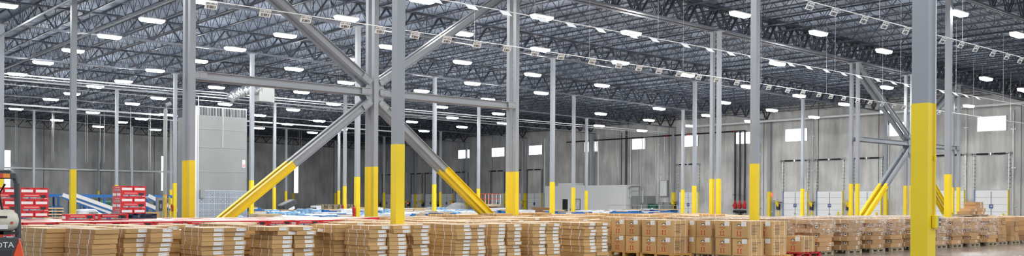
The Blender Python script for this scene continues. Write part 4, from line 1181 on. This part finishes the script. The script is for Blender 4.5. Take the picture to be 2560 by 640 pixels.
# brown box with oval mark
bx0 = 55.0; y0, y1 = onX(1358, 530, bx0), onX(1330, 530, bx0)
t = thing('crate', 'dark brown carton with an oval mark standing before the dock doors', 'box', (bx0, y0, 0))
m = MB(); m.box(0, 0, .12, 1.1, y1-y0, 1.33, 'cardboard_dark', top='cardboard_brown'); m.box(0, 0, 0, 1.1, y1-y0, .12, 'wood_grey'); m.obj('carton', t)
m = MB(); cy = (y1-y0)*.45; m.tube([(-.012, cy+.28*math.cos(a), .75+.16*math.sin(a)) for a in [k*math.pi/10 for k in range(21)]], .018, 'print_black', 5); m.tube([(-.012, cy+.1*math.cos(a), .75+.08*math.sin(a)) for a in [k*math.pi/6 for k in range(13)]], .015, 'print_black', 5); m.obj('oval_mark', t)
# tilted dark tarp-covered machine
tx, ty = onY(715, 520, 64), 64.0
t = thing('covered_machine', 'dark covered machine tilted up behind the blue bundles', 'machine', (tx, ty, 0))
m = MB(); M = Matrix.Translation((0, 0, 1.1)) @ Matrix.Rotation(-.42, 4, 'Y'); m.box(-.1, 0, -.05, 1.05, 1.0, .42, 'tarp_dark', M); m.obj('cover', t, bevel=.06)
m = MB(); m.box(0, .1, 0, .15, 1.1, 1.25, 'black_paint'); m.box(.8, .1, 0, .95, 1.0, 1.3, 'black_paint'); m.obj('stand', t)
m = MB(); M2 = Matrix.Translation((.1, -.03, 1.15)) @ Matrix.Rotation(-.42, 4, 'Y'); m.box(.1, 0, -.22, .6, .03, -.02, 'film_white', M2); m.obj('white_panel', t)
# grey tarp mound
gx, gy = onY(1130, 520, 80), 80.0
m = MB(); rings = []
rg = random.Random(4)
for r, (s_, z) in enumerate(((1.0, 0), (.92, .6), (.75, 1.1), (.5, 1.55), (.2, 1.75))):
    rings.append(len(m.v))
    for k in range(14):
        a = 2*math.pi*k/14; q = s_*rg.uniform(.88, 1.1); m.v.append((gx+2.0*q*math.cos(a)+.5*z, gy+.9*q*math.sin(a), z))
for r in range(4):
    for k in range(14): m.f.append((rings[r]+k, rings[r]+(k+1) % 14, rings[r+1]+(k+1) % 14, rings[r+1]+k)); m.mi.append(m._m('tarp_grey'))
m.f.append(tuple(rings[4]+k for k in range(14))); m.mi.append(0)
tag(m.obj('tarp_mound', smooth=True), 'grey tarp thrown over a rounded heap in front of the dock doors', 'tarp')
# worn pallet stacks near the far wall
q = 0
for k, px in enumerate((806, 826, 850, 872)):
    Y = 84; X = onY(px, 520, Y)
    for z in range(9 if k != 3 else 7):
        pallet(X, Y, z*.165, 1.5, 1.2, 'wood_grey', 'pallet in the %s far pallet stack from the left, %s up' % (ORD[k], ORD[z]), 'pallets stacked by the far wall', random.uniform(-.06, .06), .163)
t = thing('film_bundle', 'dark carton block with blue stripes near the far wall', 'bundle', (onY(764, 520, 84), 84, 0))
m = MB(); m.box(0, 0, 0, 1.2, 1.2, 1.15, 'print_black')
for k in range(2): m.box(.1+k*.4, -.02, .1, .35+k*.4, 0, 1.0, 'rack_blue')
m.obj('carton', t); m = MB(); m.box(1.22, 0, 0, 1.75, 1.2, 1.35, 'film_white'); m.obj('film_cover', t)

# ------------------------------------------------------------------ conveyor mezzanine at the left
CY = 72.0
xa, xb = onY(-20, 490, CY), onY(432, 490, CY)
t = thing('conveyor', 'long blue conveyor frame with raised deck along the left side', 'conveyor', (0, CY, 0))
m = MB(); zt = 2.15; m.box(xa, 0, zt-.22, xb, .12, zt, 'rack_blue'); m.box(xa, 1.2, zt-.22, xb, 1.32, zt, 'rack_blue'); m.box(xa, .12, zt-.12, xb, 1.2, zt-.06, 'black_paint'); m.obj('deck', t)
x = xa; k = 0
while x < xb:
    m = MB()
    for y in (0.02, 1.22): m.box(x, y, 0, x+.12, y+.1, zt-.22, 'rack_blue')
    m.bar((x+.06, .08, .2), (x+.06, 1.28, 1.7), .05, .05, 'rack_blue'); m.obj('leg_frame', t); x += 1.05
for k, (pa, za, pb, zb) in enumerate(((147, 2.1, 268, .85), (176, 2.1, 300, .85), (360, 2.1, 432, 1.0), (352, 1.5, 405, .85))):
    ya = CY-.5
    X0, X1 = onY(pa, 500, ya), onY(pb, 500, ya)
    tt = thing('chute', 'white sloping chute coming down from the blue conveyor, %s from the left' % ORD[k], 'chute', (X0, ya-.9, 0), 0, 'white chutes of the conveyor')
    m = MB(); m.bar((0, .4, za-.1), (X1-X0, .4, zb-.1), .8, .05, 'white_paint'); m.bar((0, .01, za), (X1-X0, .01, zb), .04, .26, 'white_paint'); m.obj('slide', tt)
    m = MB(); m.bar((0, -.02, za-.22), (X1-X0, -.02, zb-.22), .05, .1, 'rack_blue')
    for f in (.35, .65, .98): m.box((X1-X0)*f, 0, 0, (X1-X0)*f+.08, .08, za+(zb-za)*f-.2, 'rack_blue')
    m.obj('side_frame', tt)
t = thing('compactor', 'dark green machine under the blue conveyor', 'machine', (onY(236, 505, 75.5), 75.5, 0))
m = MB(); m.box(0, 0, 0, 1.3, 1.2, 1.7, 'transformer_green'); m.obj('body', t, bevel=.1)
m = MB(); m.box(.5, -.02, 1.1, .8, 0, 1.25, 'paper_white'); m.obj('label', t)
# wrapped load, lumber, small carton
X = onY(193, 530, 50); 
t = thing('wrapped_load', 'rounded white film covered load behind the red cartons at left', 'load', (X, 50, 0))
m = MB(); m.prism([(0, .1), (0, .9), (.12, 1.22), (.9, 1.26), (1.05, 1.1), (1.3, 1.0), (1.3, .1)], 0, 1.2, 'film_white'); m.obj('film_cover', t, bevel=.05)
m = MB(); m.box(.55, -.02, .85, 1.0, 0, 1.12, 'print_grey'); m.box(.0, 0, 0, 1.3, 1.2, .1, 'wood_pale'); m.obj('opening', t)
for k, px in enumerate((110, 135)):
    X = onY(px, 530, 54)
    t = thing('lumber_stack', 'stack of pale lumber with blue ends, %s of two behind the red pile' % ('left', 'right')[k], 'lumber', (X, 54, 0), 0, 'lumber stacks')
    m = MB()
    for z in range(8): m.box(0, 0, .1+z*.16, .48, 1.6, .1+z*.16+.09, 'wood_pale')
    m.obj('boards', t)
    m = MB()
    for z in range(8): m.box(.03, .02, .1+z*.16+.09, .1, 1.5, .26+z*.16, 'rack_blue'); m.box(.4, .02, .1+z*.16+.09, .46, 1.5, .26+z*.16, 'rack_blue')
    m.box(0, 0, 0, .48, 1.6, .1, 'wood_grey'); m.obj('spacers', t)
X = onY(363, 540, 36)
t = thing('small_carton', 'plain brown carton with small label right of the tall red carton pile', 'carton', (X, 36, 0))
m = MB(); m.box(0, 0, .14, .55, .5, 1.25, 'cardboard', top='cardboard_pale_lit'); m.box(0, 0, 0, .55, .5, .14, 'wood_grey'); m.obj('carton', t)
m = MB(); m.box(.2, -.004, .92, .36, 0, 1.02, 'paper_white'); m.obj('label', t)
# ladder, panel box and riser at the left column
X = onY(416, 520, 62)
t = thing('step_ladder', 'yellow step ladder standing left of the braced column', 'ladder', (X, 62, 0))
for s_ in (0, .42):
    m = MB(); m.bar((s_, 0, 0), (s_*.7+.06, .35, 2.0), .06, .03, 'safety_yellow'); m.obj('rail', t)
    m = MB(); m.bar((s_, .9, 0), (s_*.7+.06, .45, 2.0), .04, .03, 'safety_yellow'); m.obj('rear_leg', t)
for k in range(7):
    m = MB(); z = .2+k*.27; m.box(.02+z*.02, .16*z, z, .40-z*.05, .16*z+.1, z+.03, 'galvanised'); m.obj('step', t)
X = onY(393, 510, 66)
t = thing('control_panel', 'grey control panel on posts beside the yellow ladder', 'panel', (X, 66, 0))
m = MB(); m.box(0, 0, .5, .48, .3, 1.95, 'unit_grey'); m.box(.05, 0, 0, .12, .1, .5, 'ink_grey'); m.box(.36, 0, 0, .43, .1, .5, 'ink_grey'); m.obj('cabinet', t)
m = MB(); m.box(.12, -.02, 1.0, .36, 0, 1.75, 'ink'); m.box(.18, -.03, 1.2, .3, -.02, 1.5, 'unit_grey'); m.obj('door', t)
X = onY(413, 400, 70)
m = MB(); z = 9.0; m.tube([(X, 70, 2.2), (X, 70, z-.5), (X+.1, 70, z-.15), (X+.4, 70, z)], .14, 'unit_grey', 10); m.tube([(X, 70, 0), (X, 70, 2.2)], .15, 'wood_orange', 10)
tag(m.obj('riser_duct'), 'grey round riser duct bending under the roof near the braced column', 'duct')
# fire extinguishers on columns
for k, (i, j, s_) in enumerate(((0, 5, 0), (1, 5, 0), (1, 3, 0), (2, 5, 1))):
    X, Y = GX[i], GY[j]
    px, _ = proj(X, Y, 1.2)
    if not 0 < px < 2560: continue
    t = thing('fire_extinguisher', 'red fire extinguisher hung on a yellow column foot, %s from the left' % ORD[k], 'extinguisher', (X-.21, Y-.05, .95), 0, 'fire extinguishers on the columns')
    m = MB(); m.tube([(0, 0, 0), (0, 0, .42), (0, 0, .5)], [.075, .075, .03], 'valve_red', 12); m.obj('cylinder', t)
    m = MB(); m.tube([(0, 0, .5), (0, 0, .56)], .025, 'black_paint', 6); m.tube([(0, 0, .54), (-.1, 0, .45), (-.09, 0, .15)], .012, 'black_paint', 5); m.obj('hose', t)
# vertical drop conduits in front of the far wall
n = 0
for px, Y, z0 in ((38, 110, 5.8), (42, 110, 5.8), (130, 108, 5.8), (134, 108, 5.8), (214, 105, 5.8), (218, 105, 5.8), (250, 105, 5.8), (260, 105, 5.8), (326, 100, 5), (372, 100, 5), (376, 100, 5), (748, 110, 3.4), (753, 110, 3.2)):
    X = onY(px, 400, Y); m = MB(); m.tube([(X, Y, z0), (X, Y, gb(X)+.7)], .028, 'unit_grey', 5); n += 1
    tag(m.obj('drop_conduit'), 'thin vertical conduit hanging from the roof before the far wall, %s from the left' % ORD[n-1], 'conduit', 'drop conduits before the far wall')

# ------------------------------------------------------------------ light, world, camera
w = bpy.data.worlds.new('World'); bpy.context.scene.world = w; w.use_nodes = True
bg = w.node_tree.nodes['Background']; bg.inputs[0].default_value = (.84, .92, 1.0, 1); bg.inputs[1].default_value = 1.25
cam = bpy.data.cameras.new('Camera'); cam.sensor_width = 36; cam.lens = F0/2560*36; cam.clip_end = 500; cam.clip_start = .1
cam.shift_y = (HY-320)/2560
co = bpy.data.objects.new('Camera', cam); C.objects.link(co); bpy.context.scene.camera = co
Rv = Vector((sn, -cs, 0)); Uv = Vector((0, 0, 1)); Fv = Vector((cs, sn, 0))
right = Rv*math.cos(RHO)+Uv*math.sin(RHO); up = Uv*math.cos(RHO)-Rv*math.sin(RHO)
co.matrix_world = Matrix(((right.x, up.x, -Fv.x, 0), (right.y, up.y, -Fv.y, 0), (right.z, up.z, -Fv.z, EYE), (0, 0, 0, 1)))
sc = bpy.context.scene
sc.view_settings.view_transform = 'Standard'; sc.view_settings.look = 'None'; sc.view_settings.gamma = 1; sc.view_settings.use_curve_mapping = False
sc.view_settings.exposure = 0.0
sc.cycles.use_denoising = True
sc.cycles.max_bounces = 6
